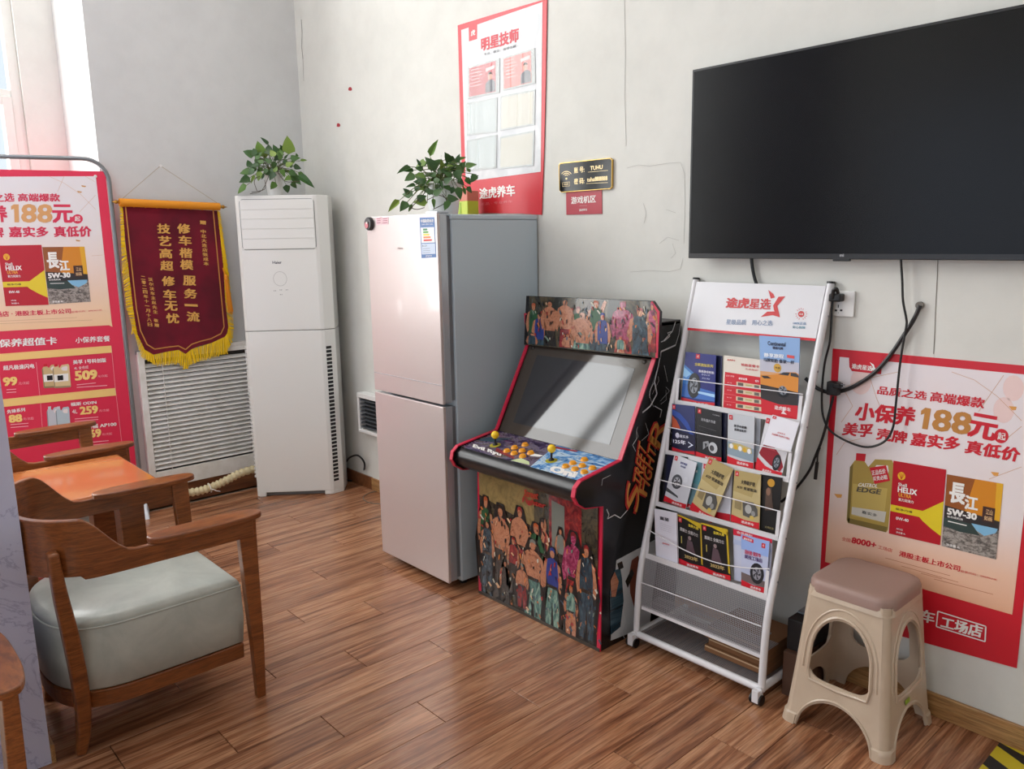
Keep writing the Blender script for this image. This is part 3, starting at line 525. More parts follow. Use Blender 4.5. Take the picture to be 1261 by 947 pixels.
for i in range(len(outer)-1):
    L_ = (PP(*outer[i+1])-PP(*outer[i])).length; k = max(3, int(L_/.0045))
    for j in range(k):
        u = (j+random.random()*.6)/k; A = PP(inner[i][0]*(1-u)+inner[i+1][0]*u, inner[i][1]*(1-u)+inner[i+1][1]*u, .0); B = PP(outer[i][0]*(1-u)+outer[i+1][0]*u, outer[i][1]*(1-u)+outer[i+1][1]*u, .0)
        B = B+V((0, 0, -.012*random.random())); d = (B-A); q_ = V((0, 1, 0)) if abs(d.z) > abs(d.y)*.7 else V((0, 0, 1)); wd = .0026
        x = V((random.uniform(-.002, .003), 0, 0)); b.add([A-q_*wd+x, A+q_*wd+x, B+q_*wd*.8+x*2, B-q_*wd*.8+x*2, A+V((.002, 0, 0))+x, B+V((.002, 0, 0))+x*2], [(0, 4, 5, 3), (4, 1, 2, 5), (0, 3, 2, 1)], M_fr)
for i in (4, 9, 12):
    c = PP(*outer[i]);
    for k in range(12): b.tube([c+V((0, random.uniform(-.012, .012), .03)), c+V((0, random.uniform(-.016, .016), -.012))], .0018, M_fr, 4)
o = b.build('fringe', parent=pe); o['kind'] = 'stuff'
b = MB(); b.tube([PP(147, 249.2, .004), PP(270, 254.6, .004)], .0225, M_gy, 14)
for k in range(9):
    x = 150+k*14; b.tube([PP(x, 249.3+(x-147)*.044, .004), PP(x+1.5, 249.4+(x-147)*.044, .004)], .0236, M_gy, 12)
b.build('rod_cover', parent=pe, smooth=True)
M_br = mat((176, 130, 50), .3, .6)
for A, B in ((PP(147, 249, .004), PP(139, 248.4, .004)), (PP(270, 254.5, .004), PP(278.5, 255, .004))):
    b = MB(); d = (B-A).normalized(); L_ = (B-A).length; b.lathe(A, [(.009, 0), (.009, L_*.2), (.006, L_*.25), (.011, L_*.4), (.011, L_*.65), (.005, L_*.8), (.001, L_*1.15)], M_br, 12, d); b.build('finial', parent=pe, smooth=True)
b = MB(); b.tube([PP(151, 244.5, .006), apex+V((-.04, 0, 0)), PP(267.5, 250, .006)], .0018, mat((176, 164, 138), .8), 6); b.build('string', parent=pe)
b = MB(); b.lathe(apex+V((-.059, 0, 0)), [(.004, 0), (.004, .022), (.008, .024), (.008, .027)], M_white, 10, (1, 0, 0)); b.build('wall_hook', parent=pe)
b = MB(); tc = smoothpath([PP(274.5, 330, .006), PP(278, 342, .010), PP(279.5, 352, .010)], 4); b.tube(tc, .004, M_gy, 6); A = PP(278.2, 340, .012)
b.lathe(A, [(.003, .01), (.012, 0), (.012, -.02), (.009, -.026)], M_gy, 10)
for k in range(26):
    a = k*2.4; r = .009*math.sqrt(k/26); b.tube([A+V((r*math.cos(a)*.6, r*math.sin(a), -.02)), A+V((r*math.cos(a), r*math.sin(a)*1.7+.012, -.20-.03*random.random()))], .0022, M_gy, 5)
b.build('tassel', parent=pe)
b = MB(); M_gt = mat((226, 170, 84), .5, name='gold_characters')
def ch(c, x, y, w_, h_, bd=.035): PP.text(b, c, (x-w_/2, y+h_/2-.3), (x+w_/2, y+h_/2+.3), (x-w_/2-.3, y-h_/2), M_gt, bd, .002)
for c, x, y in (('修', 226.4, 281.4), ('车', 228, 296), ('楷', 229, 311.3), ('模', 230, 325.8), ('服', 233.5, 345.3), ('务', 234.8, 361.3), ('一', 235.5, 375.8), ('流', 238, 389.7), ('技', 201.8, 281.4), ('艺', 203, 296.6), ('高', 204.3, 311.8), ('超', 205.6, 327), ('修', 207.5, 346), ('车', 209, 362.6), ('无', 210.7, 376.5), ('忧', 212.7, 391.8)): ch(c, x, y, 15, 12 if c != '一' else 2.2)
ch('赠', 250, 273.8, 7, 5)
for k, c in enumerate('中北大连店张成本'): ch(c, 250.4+k*.52, 285+k*5.65, 6, 4.6, .03)
for k, c in enumerate('二零二四年十一月十八日'): ch(c, 176.4+k*.84, 342+k*5.75, 5.2, (4.4 if c not in '一' else .9), .03)
for k, c in enumerate('沃尔沃车主赵先生敬赠'): ch(c, 185.5+k*.85, 344+k*5.7+(5 if k > 7 else 0), 5.2, 4.4, .03)
b.build('lettering', parent=pe)
# =================================================================== RADIATOR COVER
t = NT('off_white_paint', .45); f = t.noise(t.coords((1, 1, 1)), 14, 4); t.l(t.ramp(f, [(.35, (226, 224, 216)), (.6, (238, 237, 232))]), t.b.inputs['Base Color']); M_rc = t.m
rx0, rx1 = XL, XL+.045; ry0, ry1, rz0, rz1 = 1.44, 2.12, .12, .945
rc = thing('radiator_cover', 'off white louvred radiator cover on the wall under the pennant', 'radiator cover', (rx0, ry0, rz0))
b = MB(); b.box((rx0, ry0, rz0), (rx1-.02, ry0+.02, rz1), M_rc); b.box((rx0, ry1-.02, rz0), (rx1-.02, ry1, rz1), M_rc); b.box((rx0, ry0, rz1-.02), (rx1, ry1, rz1), M_rc)
b.box((rx0, ry0+.02, rz0), (rx0+.006, ry1-.02, rz1-.02), mat((60, 58, 54), .8))
b.box((rx1-.02, ry0, rz0), (rx1, ry0+.035, rz1-.02), M_rc); b.box((rx1-.02, ry1-.035, rz0), (rx1, ry1, rz1-.02), M_rc); b.box((rx1-.02, ry0+.035, rz0), (rx1, ry1-.035, rz0+.10), M_rc); b.box((rx1-.02, ry0+.035, rz1-.05), (rx1, ry1-.035, rz1-.02), M_rc)
b.build('frame', parent=rc, bevel=.002)
sl = MB(); Ly = ry1-ry0-.074; sl.add([(0, 0, 0), (0, Ly, 0), (-.022, Ly, .017), (-.022, 0, .017), (.001, 0, .004), (.001, Ly, .004), (-.021, Ly, .021), (-.021, 0, .021)], [(0, 1, 2, 3), (4, 7, 6, 5), (0, 4, 5, 1), (1, 5, 6, 2), (2, 6, 7, 3), (3, 7, 4, 0)], M_rc)
s0 = sl.build('slat', parent=rc, local=True); z = rz0+.112; i = 0
while z < rz1-.07:
    o = s0 if i == 0 else s0.copy()
    if i: SC.collection.objects.link(o); o.parent = rc
    o.location = V((rx1-.003, ry0+.037, z))-wloc(rc); z += .0268; i += 1
b = MB(); b.tube([(rx1+.002, ry0+.13, rz0+.10), (rx1+.002, ry0+.13, rz1-.05)], .002, M_rc, 6); b.build('guard_rod', parent=rc)
# =================================================================== HOSE
PH = Plane((-4.70, 0, 0), (1, 0, 0))
hp_ = smoothpath([hx(206, 606, -4.76), hx(222, 605.5, -4.74), hx(242, 603, -4.72), hx(260, 597, -4.71), hx(277, 589, -4.70), hx(294, 580.5, -4.70), hx(314, 575, -4.72)], 14)
hp_ = [V((p.x+.04, p.y, max(p.z, .027))) for p in hp_]
b = MB(); b.tube(hp_, [.0235+.0035*(1 if (i//2) % 2 else -1)*.8 for i in range(len(hp_))], mat((214, 200, 160), .6), 12); ho = tag(b.build('drain_hose', smooth=True), 'cream corrugated drain hose running along the skirting to the air conditioner', 'hose')
b = MB(); c = hp_[38]; d = (hp_[39]-hp_[37]).normalized(); a = d.orthogonal().normalized(); e = d.cross(a)
b.tube([c+(a*math.cos(k*.6)+e*math.sin(k*.6))*.029 for k in range(12)], .003, M_white, 6); b.tube([c+V((.02, .0, .0)), c+V((.05, .02, -.012)), c+V((.06, .04, -.018))], .002, M_white, 5); b.build('cable_tie', parent=ho)
# =================================================================== AIR CONDITIONER
acl = hz(316, 612); acr = hz(420, 608); ax = (acr-acl).normalized(); ang = math.atan2(ax.y, ax.x); W_ = (acr-acl).length; HA = 1.822; DA = .27
ac = thing('air_conditioner', 'tall white floor standing air conditioner in the room corner', 'air conditioner', acl, ang)
M_ac = mat((232, 232, 228), .3, coat=.3, name='ivory_plastic'); M_ac2 = mat((222, 222, 218), .35, name='ivory_plastic_side')
def acp(pts, z0, z1, mt, b): 
    k = len(pts); b.add([(x, y, z0) for x, y in pts]+[(x, y, z1) for x, y in pts], [tuple(range(k-1, -1, -1)), tuple(range(k, 2*k))]+[(i, (i+1) % k, k+(i+1) % k, k+i) for i in range(k)], mt)
sec = [(0.0, .03), (.006, .01), (.025, 0), (.455, 0), (.475, .006), (.530, .055), (.530, DA-.05), (.50, DA), (.03, DA), (.0, DA-.03)]
b = MB(); acp(sec, .025, 1.028, M_ac, b); acp(sec, 1.033, HA, M_ac, b); sec2 = [(x*.98+.004, y*.98+.003) for x, y in sec]; acp(sec2, 1.02, 1.04, mat((150, 150, 148), .5), b)
acp([(0.0, .03), (.006, .01), (.025, 0), (.06, 0), (.06, .03), (.06, DA-.02), (.03, DA-.02), (0, DA-.03)], 0, .025, M_ac, b); acp([(.42, 0), (.455, 0), (.475, .006), (.530, .055), (.530, DA-.05), (.42, DA-.03)], 0, .025, M_ac, b)
b.build('body', parent=ac, local=True, bevel=.003)
b = MB(); acp([(.06, .02), (.42, .02), (.42, .03), (.06, .03)], .002, .027, mat((120, 122, 124), .5), b); b.build('base_plate', parent=ac, local=True)
# air outlet flap panel with four louvres
cx_, cz_ = .245, (1.804+1.508)/2; rw, rh = .43, .292
def rrp(w_, h_, r, y, cx, cz): return [(cx+x, y, cz+z) for x, z in rrect(w_, h_, r)]
b = MB(); a_ = rrp(rw, rh, .022, -.0006, cx_, cz_); c2 = rrp(rw-.006, rh-.006, .02, -.0006, cx_, cz_); k = len(a_)
b.add(a_+c2, [(i, (i+1) % k, k+(i+1) % k, k+i) for i in range(k)], mat((120, 122, 122), .5)); b.build('outlet_seam', parent=ac, local=True)
o = MB(); lz = [cz_-rh/2+.004+(rh-.008)*v for v in (0, .21, .41, .61, .80, 1)]
for i in range(5):
    o2 = MB(); o2.box((cx_-rw/2+.005, -.004, lz[i]+.0008), (cx_+rw/2-.005, .002, lz[i+1]-.0008), M_ac); o2.build('louvre', parent=ac, local=True, bevel=.002)
b = MB(); zc = 1.34; b.add([(.235+.04*math.cos(a), -.0006, zc+.043*math.sin(a)) for a in [j*math.pi/16 for j in range(32)]]+[(.235+.0375*math.cos(a), -.0006, zc+.0405*math.sin(a)) for a in [j*math.pi/16 for j in range(32)]], [(i, (i+1) % 32, 32+(i+1) % 32, 32+i) for i in range(32)], mat((190, 190, 186), .4)); b.build('dial_ring', parent=ac, local=True)
b = MB(); b.text('Haier', (.198, -.0008, 1.428), (.250, -.0008, 1.428), (.198, -.0008, 1.444), mat((60, 66, 80), .4), .02)
for x, z in ((.20, 1.268), (.235, 1.272), (.270, 1.272), (.235, 1.245)): b.text('- -', (x-.006, -.0008, z), (x+.006, -.0008, z), (x-.006, -.0008, z+.004), mat((140, 140, 140), .4), .02)
b.build('lettering', parent=ac, local=True)
va, vb = V((.478, .0085, 0)), V((.505, .033, 0))
sm = MB(); nn = V((.7, -.71, 0)); sm.add([va, vb, vb+V((0, 0, .016)), va+V((0, 0, .016)), va+nn*.001, vb+nn*.001, vb+nn*.001+V((0, 0, .016)), va+nn*.001+V((0, 0, .016))], [(0, 1, 2, 3), (4, 7, 6, 5), (0, 4, 5, 1), (1, 5, 6, 2), (2, 6, 7, 3), (3, 7, 4, 0)], M_dark)
sv = sm.build('vent_slot', parent=ac, local=True)
for i in range(36):
    o = sv if i == 0 else sv.copy()
    if i: SC.collection.objects.link(o); o.parent = ac
    o.location = V((0, 0, .08+i*.0238))
sm = MB(); sm.box((-.007, .022, 0), (.003, .05, .014), M_ac2); sv = sm.build('side_rib', parent=ac, local=True)
for i in range(34):
    o = sv if i == 0 else sv.copy()
    if i: SC.collection.objects.link(o); o.parent = ac
    o.location = V((0, 0, .12+i*.0245))
# =================================================================== PLANTS
t = NT('pothos_leaf', .38); oi = t.n('ShaderNodeObjectInfo'); f = t.noise(t.coords((1, 1, 1), 5), 30, 3)
c = t.ramp(oi.outputs['Random'], [(0, (34, 68, 28)), (.45, (52, 92, 36)), (.8, (84, 122, 40)), (1, (126, 150, 56))]); c = t.mix(t.ramp(f, [(.45, (0, 0, 0)), (.75, (120, 120, 120))]), c, (94, 128, 66)); t.l(c, t.b.inputs['Base Color'])
t.b.inputs['Subsurface Weight'].default_value = 0.0; M_leaf = t.m; M_stem = mat((84, 96, 44), .6, name='stem'); M_soil = mat((66, 46, 36), .9, name='soil')
def leafmesh(bend, fold):
    b = MB(); n = 7; prof = [0, .24, .32, .33, .28, .19, .09, 0]; rows = []
    for i in range(n+1):
        u = i/n; z = -bend*u*u*.45; y = u-.06*(1-u)*(1 if i else 0)
        rows.append([V((-prof[i], u-.09*(prof[i] > .25)*(1-u)*2, z+fold*prof[i]*.5)), V((0, u, z)), V((prof[i], u-.09*(prof[i] > .25)*(1-u)*2, z+fold*prof[i]*.5))])
    vs = [p for r in rows for p in r]; fs = []
    for i in range(n):
        a = i*3; fs += [(a, a+1, a+4, a+3), (a+1, a+2, a+5, a+4)]
    b.add(vs, fs, M_leaf); me = b.build('leaf', local=True, smooth=True); d = me.data; bpy.data.objects.remove(me); return d
LM = [leafmesh(.5, .5), leafmesh(.9, .3), leafmesh(.2, .8)]
def plant(name, label, base, pot, leaves, stems, D, fan, cx, cy):
    t = thing(name, label, 'potted plant', base); b = MB(); r0, r1, h = pot
    b.lathe(base, [(r0, 0), (r0*1.05, .01), ((r0+r1)/2, h*.5), (r1*.96, h-.02), (r1*1.06, h-.018), (r1*1.06, h), (r1*.9, h), (r1*.88, h-.015), (.001, h-.015)], M_white, 24)
    po = b.build('pot', parent=t, smooth=True); b = MB(); b.lathe(base+V((0, 0, h-.02)), [(r1*.87, 0), (r1*.87, .008), (.001, .012)], M_soil, 16); b.build('soil', parent=t)
    fwd = (EYE-base); fwd.z = 0; fwd.normalize(); top = base+V((0, 0, h))
    b = MB()
    for (x, y, ln, an, dep, k) in leaves:                # pixel of leaf base, length px, direction of the tip (deg, image), depth toward viewer, shape
        pl = base+fwd*dep; A = hp(x, y, pl, fwd); B = hp(x+ln*math.cos(math.radians(an)), y-ln*math.sin(math.radians(an)), pl+fwd*random.uniform(-.02, .03), fwd)
        d = B-A; L_ = d.length; o = bpy.data.objects.new('leaf', LM[k]); SC.collection.objects.link(o); o.parent = t
        yv = d.normalized(); zv = (fwd+V((random.uniform(-.4, .4), random.uniform(-.4, .4), random.uniform(.1, .7)))); zv = (zv-yv*zv.dot(yv)).normalized(); xv = yv.cross(zv)
        mm = Matrix((xv, yv, zv)).transposed().to_4x4(); mm = mm @ Matrix.Diagonal((L_*(1.1, 1.0, .6)[k], L_, L_, 1)); mm.translation = A-base; o.matrix_local = mm
        s = top+V((random.uniform(-.3, .3)*r1*2, random.uniform(-.3, .3)*r1*2, -.01)); md = (s+A)/2+V((0, 0, max(0, .03)))+fwd*.01
        b.tube(smoothpath([s, md, A], 3), .0016, M_stem, 4)
    for st in stems: b.tube(smoothpath([hp(x, y, base+fwd*dp, fwd) for x, y, dp in st], 4), .0018, mat((70, 56, 40), .7), 5)
    b.build('stems', parent=t); return t
C = lambda x, y: (285+x/10.52, 155+y/10.52)
L1 = []
for (x, y, x2, y2, dp, k) in [(740, 370, 735, 125, .02, 0), (890, 455, 985, 440, .05, 2), (760, 430, 890, 400, .05, 0), (800, 520, 915, 545, .06, 1), (860, 600, 985, 690, .08, 2), (860, 640, 1082, 797, .09, 2), (760, 630, 920, 750, .08, 0), (780, 725, 845, 815, .10, 0), (705, 760, 735, 880, .10, 0), (575, 730, 505, 825, .10, 0), (560, 600, 490, 695, .09, 0), (200, 770, 55, 862, .10, 0), (240, 670, 105, 722, .08, 0), (260, 590, 95, 597, .05, 0), (250, 545, 210, 420, .05, 1), (300, 385, 150, 320, .04, 0), (400, 400, 335, 195, .03, 0), (480, 250, 375, 140, 0, 2), (490, 380, 470, 215, .05, 1), (600, 380, 550, 240, .02, 0), (640, 400, 610, 270, .04, 1), (680, 340, 640, 250, 0, 0), (310, 640, 245, 750, .08, 2), (380, 590, 335, 710, .09, 0), (420, 620, 390, 700, .1, 2), (340, 420, 290, 300, 0, 2), (420, 480, 330, 440, .08, 0), (520, 480, 430, 400, .09, 1), (560, 460, 540, 560, .1, 0), (640, 440, 620, 330, .07, 0), (680, 500, 730, 420, .08, 1), (700, 520, 800, 470, .08, 0), (640, 560, 700, 650, .10, 1), (740, 590, 860, 640, .09, 0), (470, 560, 400, 620, .1, 1), (600, 540, 520, 600, .1, 0), (380, 480, 300, 520, .06, 0), (560, 400, 500, 300, .09, 0), (690, 430, 740, 360, .03, 2), (850, 400, 840, 360, .02, 0), (770, 660, 700, 690, .1, 1), (330, 560, 280, 600, .05, 2), (450, 350, 400, 280, .02, 1)]:
    a, c = C(x, y); a2, c2 = C(x2, y2); L1.append((a, c, math.hypot(a2-a, c2-c), math.degrees(math.atan2(c-c2, a2-a)), dp, k))
rr_ = random.Random(11)
for _ in range(26): L1.append((*C(rr_.uniform(300, 800), rr_.uniform(300, 600)), rr_.uniform(7, 12), rr_.uniform(0, 360), rr_.uniform(-.02, .09), rr_.randrange(3)))
acm = V((ax.y, -ax.x, 0)); pc = acl+ax*.245-acm*.10+V((0, 0, HA))
e0 = hp(339, 240, pc, acm)
random.seed(5)
plant('potted_pothos', 'trailing green pothos in a white pot on top of the air conditioner', V((e0.x, e0.y, HA)), (.04, .058, .135), L1,
      [[(*C(500, 600), .06), (*C(400, 830), .10), (*C(240, 880), .10)], [(*C(440, 620), .07), (*C(300, 700), .11), (*C(330, 840), .11)], [(*C(600, 600), .06), (*C(700, 720), .11), (*C(880, 715), .11)], [(*C(430, 700), .1), (*C(430, 820), .1), (*C(260, 860), .11)]], .1, 0, 0, 0)
# =================================================================== REFRIGERATOR
fx0, fx1, fy0, fy1 = -3.205, -2.669, 2.008, WY-.008; fz = 1.655
fr = thing('refrigerator', 'tall two door refrigerator with pale rose silver doors and grey sides', 'refrigerator', ((fx0+fx1)/2, (fy0+fy1)/2, 0))
M_fd = mat((206, 194, 192), .30, .3, .5, coat=.35, name='rose_silver_door'); M_fs = mat((194, 208, 218), .35, .1, name='grey_steel_side'); M_ft = mat((190, 196, 204), .25, .4, name='door_trim'); M_gk = mat((120, 124, 130), .6, name='gasket')
b = MB(); b.box((fx0+.004, fy0+.075, .03), (fx1, fy1, fz-.022), M_fs); b.build('body', parent=fr, bevel=.004)
b = MB(); b.box((fx0+.002, fy0+.072, fz-.022), (fx1+.002, fy1, fz), M_fs); b.build('top_cover', parent=fr, bevel=.005)
for nm, z0, z1 in (('lower_door', .042, .846), ('upper_door', .856, fz+.003)):
    b = MB(); b.box((fx0, fy0, z0), (fx1, fy0+.014, z1), M_fd); d_ = b.build('door', parent=fr, bevel=.003)
    b = MB(); b.box((fx0+.004, fy0+.014, z0+.003), (fx1-.002, fy0+.052, z1-.003), M_ft); b.build('door_side', parent=d_, bevel=.003)
    b = MB(); b.box((fx0+.012, fy0+.052, z0+.01), (fx1-.012, fy0+.075, z1-.01), M_gk); b.build('gasket', parent=d_)
    if nm == 'upper_door':
        b = MB(); b.box((fx0+.002, fy0-.0012, .938), (fx1-.002, fy0, .9405), M_ft); b.build('trim_line', parent=d_)
        b = MB(); PF = Plane((0, fy0, 0), (0, -1, 0)); PF.text(b, 'Homa', (489.8, 307.2), (496.2, 307), (489.8, 304.4), mat((150, 130, 130), .4), .01, .0008); b.build('lettering', parent=d_)
for x in (fx0+.05, fx1-.05):
    for y in (fy0+.12, fy1-.05): b = MB(); b.lathe((x, y, 0), [(.018, 0), (.018, .03)], M_black, 12); b.build('foot', parent=fr)
b = MB(); b.box((fx1-.09, fy0+.01, fz+.003), (fx1-.01, fy0+.07, fz+.012), M_ft); b.build('hinge_cover', parent=fr, bevel=.003)
b = MB(); M_bl = mat((58, 106, 168), .35); ql = [(516.5, 267.8), (535, 267.2), (537.4, 317), (519, 318)]
fu = lambda u, v: (ql[0][0]*(1-u)*(1-v)+ql[1][0]*u*(1-v)+ql[2][0]*u*v+ql[3][0]*(1-u)*v, ql[0][1]*(1-u)*(1-v)+ql[1][1]*u*(1-v)+ql[2][1]*u*v+ql[3][1]*(1-u)*v)
PF.poly(b, [fu(0, 0), fu(1, 0), fu(1, 1), fu(0, 1)], M_bl, .0006); PF.poly(b, [fu(.05, .25), fu(.95, .25), fu(.95, .63), fu(.05, .63)], mat((226, 228, 230), .4), .0009); PF.poly(b, [fu(.05, .65), fu(.95, .65), fu(.95, .91), fu(.05, .91)], mat((196, 210, 230), .4), .0009)
PF.text(b, '中国能效标识', fu(.08, .13), fu(.92, .13), fu(.08, .05), M_pw, .02, .0010); PF.text(b, 'CHINA ENERGY LABEL', fu(.12, .19), fu(.88, .19), fu(.12, .16), M_pw, 0, .0010); PF.text(b, 'BCD', fu(.1, .72), fu(.4, .72), fu(.1, .68), mat((60, 60, 70), .4), 0, .0012); PF.text(b, '能效信息', fu(.3, .97), fu(.7, .97), fu(.3, .935), M_pw, 0, .001)
for k, (cc, v, l_) in enumerate((((20, 120, 70), .30, .30), ((90, 160, 60), .365, .36), ((226, 206, 60), .43, .42), ((232, 130, 60), .495, .50), ((206, 60, 50), .565, .58))): PF.poly(b, [fu(.2, v-.022), fu(.2+l_-.05, v-.022), fu(.2+l_, v), fu(.2+l_-.05, v+.022), fu(.2, v+.022)], mat(cc, .4), .0012)
for v in (.77, .82, .87): PF.line(b, [fu(.12, v), fu(.6, v)], .0015, mat((120, 130, 150), .5), .0012)
b.build('energy_label', parent=fr)
b = MB(); c = PF(456.3, 275.6, 0); b.lathe(c, [(.030, 0), (.030, .012), (.026, .017), (.001, .018)], mat((52, 52, 54), .4), 20, (0, -1, 0)); mg = tag(b.build('round_magnet', smooth=True), 'small round black and pink magnet in the top left corner of the refrigerator door', 'magnet')
b = MB(); b.lathe(c+V((-.004, -.0175, -.006)), [(.014, 0), (.014, .003), (.001, .0035)], mat((206, 120, 130), .4), 16, (0, -1, 0)); b.lathe(c+V((.004, -.0205, .004)), [(.005, 0), (.005, .003)], M_pw, 10, (0, -1, 0)); b.build('dial', parent=mg)
for x0, x1, lb in ((463, 469.6, 'left one of two tiny pink and white stickers beside the round magnet'), (470.2, 478, 'right one of two tiny pink and white stickers beside the round magnet')):
    b = MB(); b.slab([PF(*p, .001) for p in ((x0, 268), (x1, 266.8), (x1+.3, 276), (x0+.3, 277.4))][::-1], (0, -1, 0), .001, mat((226, 190, 198), .4)); st = tag(b.build('sticker'), lb, 'sticker', 'stickers on the refrigerator')
    b = MB(); 
    for k in range(3): PF.line(b, [(x0+1, 269.5+k*2.5), (x1-1, 269+k*2.5)], .003, mat((150, 70, 90), .4), .0015)
    b.build('print', parent=st)
C = lambda x, y: (475+x/8.608, 165+y/8.608)
L2 = []
for (x, y, x2, y2, dp, k) in [(470, 240, 550, 50, 0, 2), (270, 350, 115, 412, .05, 2), (300, 385, 190, 392, .03, 2), (310, 430, 195, 488, .07, 0), (430, 300, 300, 345, .04, 0), (440, 330, 540, 380, .06, 1), (540, 380, 430, 250, .05, 1), (690, 300, 630, 200, .02, 0), (680, 250, 760, 290, 0, 1), (770, 270, 855, 245, -.01, 2), (840, 350, 960, 305, .05, 0), (900, 400, 860, 360, .06, 1), (960, 430, 900, 510, .07, 0), (900, 480, 975, 440, .03, 1), (860, 560, 915, 620, .09, 0), (760, 420, 830, 290, .03, 1), (740, 360, 850, 400, .06, 0), (760, 560, 800, 680, .11, 1), (720, 560, 690, 640, .11, 0), (640, 690, 770, 680, .12, 0), (660, 700, 640, 825, .14, 1), (500, 640, 415, 570, .12, 0), (510, 650, 600, 570, .13, 0), (500, 680, 515, 795, .12, 2), (440, 730, 300, 700, .12, 1), (330, 700, 430, 650, .12, 0), (290, 650, 160, 610, .11, 1), (250, 640, 190, 570, .1, 0), (230, 720, 150, 810, .12, 0), (150, 700, 20, 825, .12, 2), (320, 540, 210, 560, .09, 2), (430, 520, 290, 480, .08, 1), (420, 450, 320, 420, .08, 0), (350, 600, 300, 540, .1, 0), (400, 380, 310, 350, .06, 0), (530, 450, 440, 400, .08, 0), (590, 430, 560, 330, .06, 1), (640, 420, 580, 330, .07, 1), (700, 450, 620, 400, .09, 0), (800, 480, 740, 430, .09, 1), (590, 270, 570, 230, 0, 1), (560, 520, 500, 450, .1, 0), (620, 520, 690, 460, .1, 0), (760, 480, 840, 540, .1, 0), (850, 460, 900, 540, .08, 1), (480, 480, 420, 540, .1, 2), (280, 740, 240, 830, .12, 2), (380, 340, 440, 280, .02, 1), (670, 360, 730, 300, .05, 0)]:
    a, c = C(x, y); a2, c2 = C(x2, y2); L2.append((a, c, math.hypot(a2-a, c2-c), math.degrees(math.atan2(c-c2, a2-a)), dp, k))
for _ in range(44): L2.append((*C(rr_.uniform(320, 880), rr_.uniform(300, 600)), rr_.uniform(8, 15), rr_.uniform(0, 360), rr_.uniform(-.04, .10), rr_.randrange(3)))
random.seed(9)
p2 = hz(536.5, 261, fz)
plant('potted_pothos', 'bushy green pothos in a white pot on top of the refrigerator', V((-2.95, 2.26, fz+.001)) if 1 else p2, (.062, .085, .15), L2,
      [[(*C(430, 560), .06), (*C(400, 640), .11), (*C(250, 800), .14)], [(*C(500, 800), .13), (*C(640, 720), .13), (*C(600, 640), .12)], [(*C(260, 780), .13), (*C(330, 800), .14), (*C(410, 780), .13)], [(*C(440, 700), .12), (*C(560, 650), .13), (*C(650, 690), .12)]], .1, 0, 0, 0)
b = MB(); c0 = hx(574.5, 262, -2.80); c0 = V((-2.80, c0.y, fz)); x0, x1, yy = hy(561, 262, 2.46).x, hy(576, 262, 2.46).x, 2.46
x0, x1 = min(x0, x1), max(x0, x1); M_box = mat((190, 206, 70), .3)
b.box((x0, yy, fz), (x1, yy+.07, fz+.10), M_box); jb = tag(b.build('small_carton', bevel=.004), 'small lime green and red printed carton behind the pothos on the refrigerator', 'carton')
b = MB(); b.box((x0-.001, yy-.001, fz+.075), (x1+.001, yy+.071, fz+.125), mat((206, 120, 100), .4)); b.build('lid', parent=jb, bevel=.004)
b = MB(); b.box((x0+.012, yy-.002, fz+.01), (x0+.018, yy-.0005, fz+.07), M_pw); b.box((x0+.03, yy-.002, fz+.01), (x0+.045, yy-.0005, fz+.07), mat((150, 180, 50), .4)); b.build('print', parent=jb)
# ---- wall vent box behind the refrigerator
vb_ = thing('wall_heater', 'small white wall box with dark louvres half hidden behind the refrigerator', 'heater', (-4.07, WY-.03, .365))
Y0 = WY-.06; b = MB(); b.box((-4.245, Y0, .38), (-3.90, WY-.002, .402), M_white); b.box((-4.245, Y0, .60), (-3.90, WY-.002, .63), M_white); b.box((-4.245, Y0, .402), (-4.225, WY-.002, .60), M_white); b.box((-3.92, Y0, .402), (-3.90, WY-.002, .60), M_white); b.box((-4.225, WY-.02, .402), (-3.92, WY-.002, .60), M_dark); b.build('housing', parent=vb_, bevel=.003)
for k in range(8): b = MB(); z = .412+k*.024; b.box((-4.225, Y0+.01, z), (-3.92, Y0+.03, z+.008), mat((70, 74, 80), .5)); b.build('louvre', parent=vb_)
# ---- cables on the floor
b = MB(); b.tube(smoothpath([hz(418, 584, .01), hz(424, 574, .06), V(hy(430, 564, WY-.03)), V(hy(441, 561, WY-.03)), V(hy(449, 572, WY-.03)), hz(444, 588, .01), hz(432, 592, .008), hz(420, 589, .008)], 6), .006, M_black, 8); tag(b.build('power_cable', smooth=True), 'black looped power cable on the floor beside the air conditioner', 'cable')
b = MB(); b.tube(smoothpath([hz(470, 604, .003), hz(455, 607, .003), hz(447, 613, .003), hz(455, 619, .003), hz(475, 621, .003)], 6), .0025, mat((110, 100, 84), .6), 6); tag(b.build('thin_cable', smooth=True), 'thin grey brown cable curled on the floor by the refrigerator', 'cable')
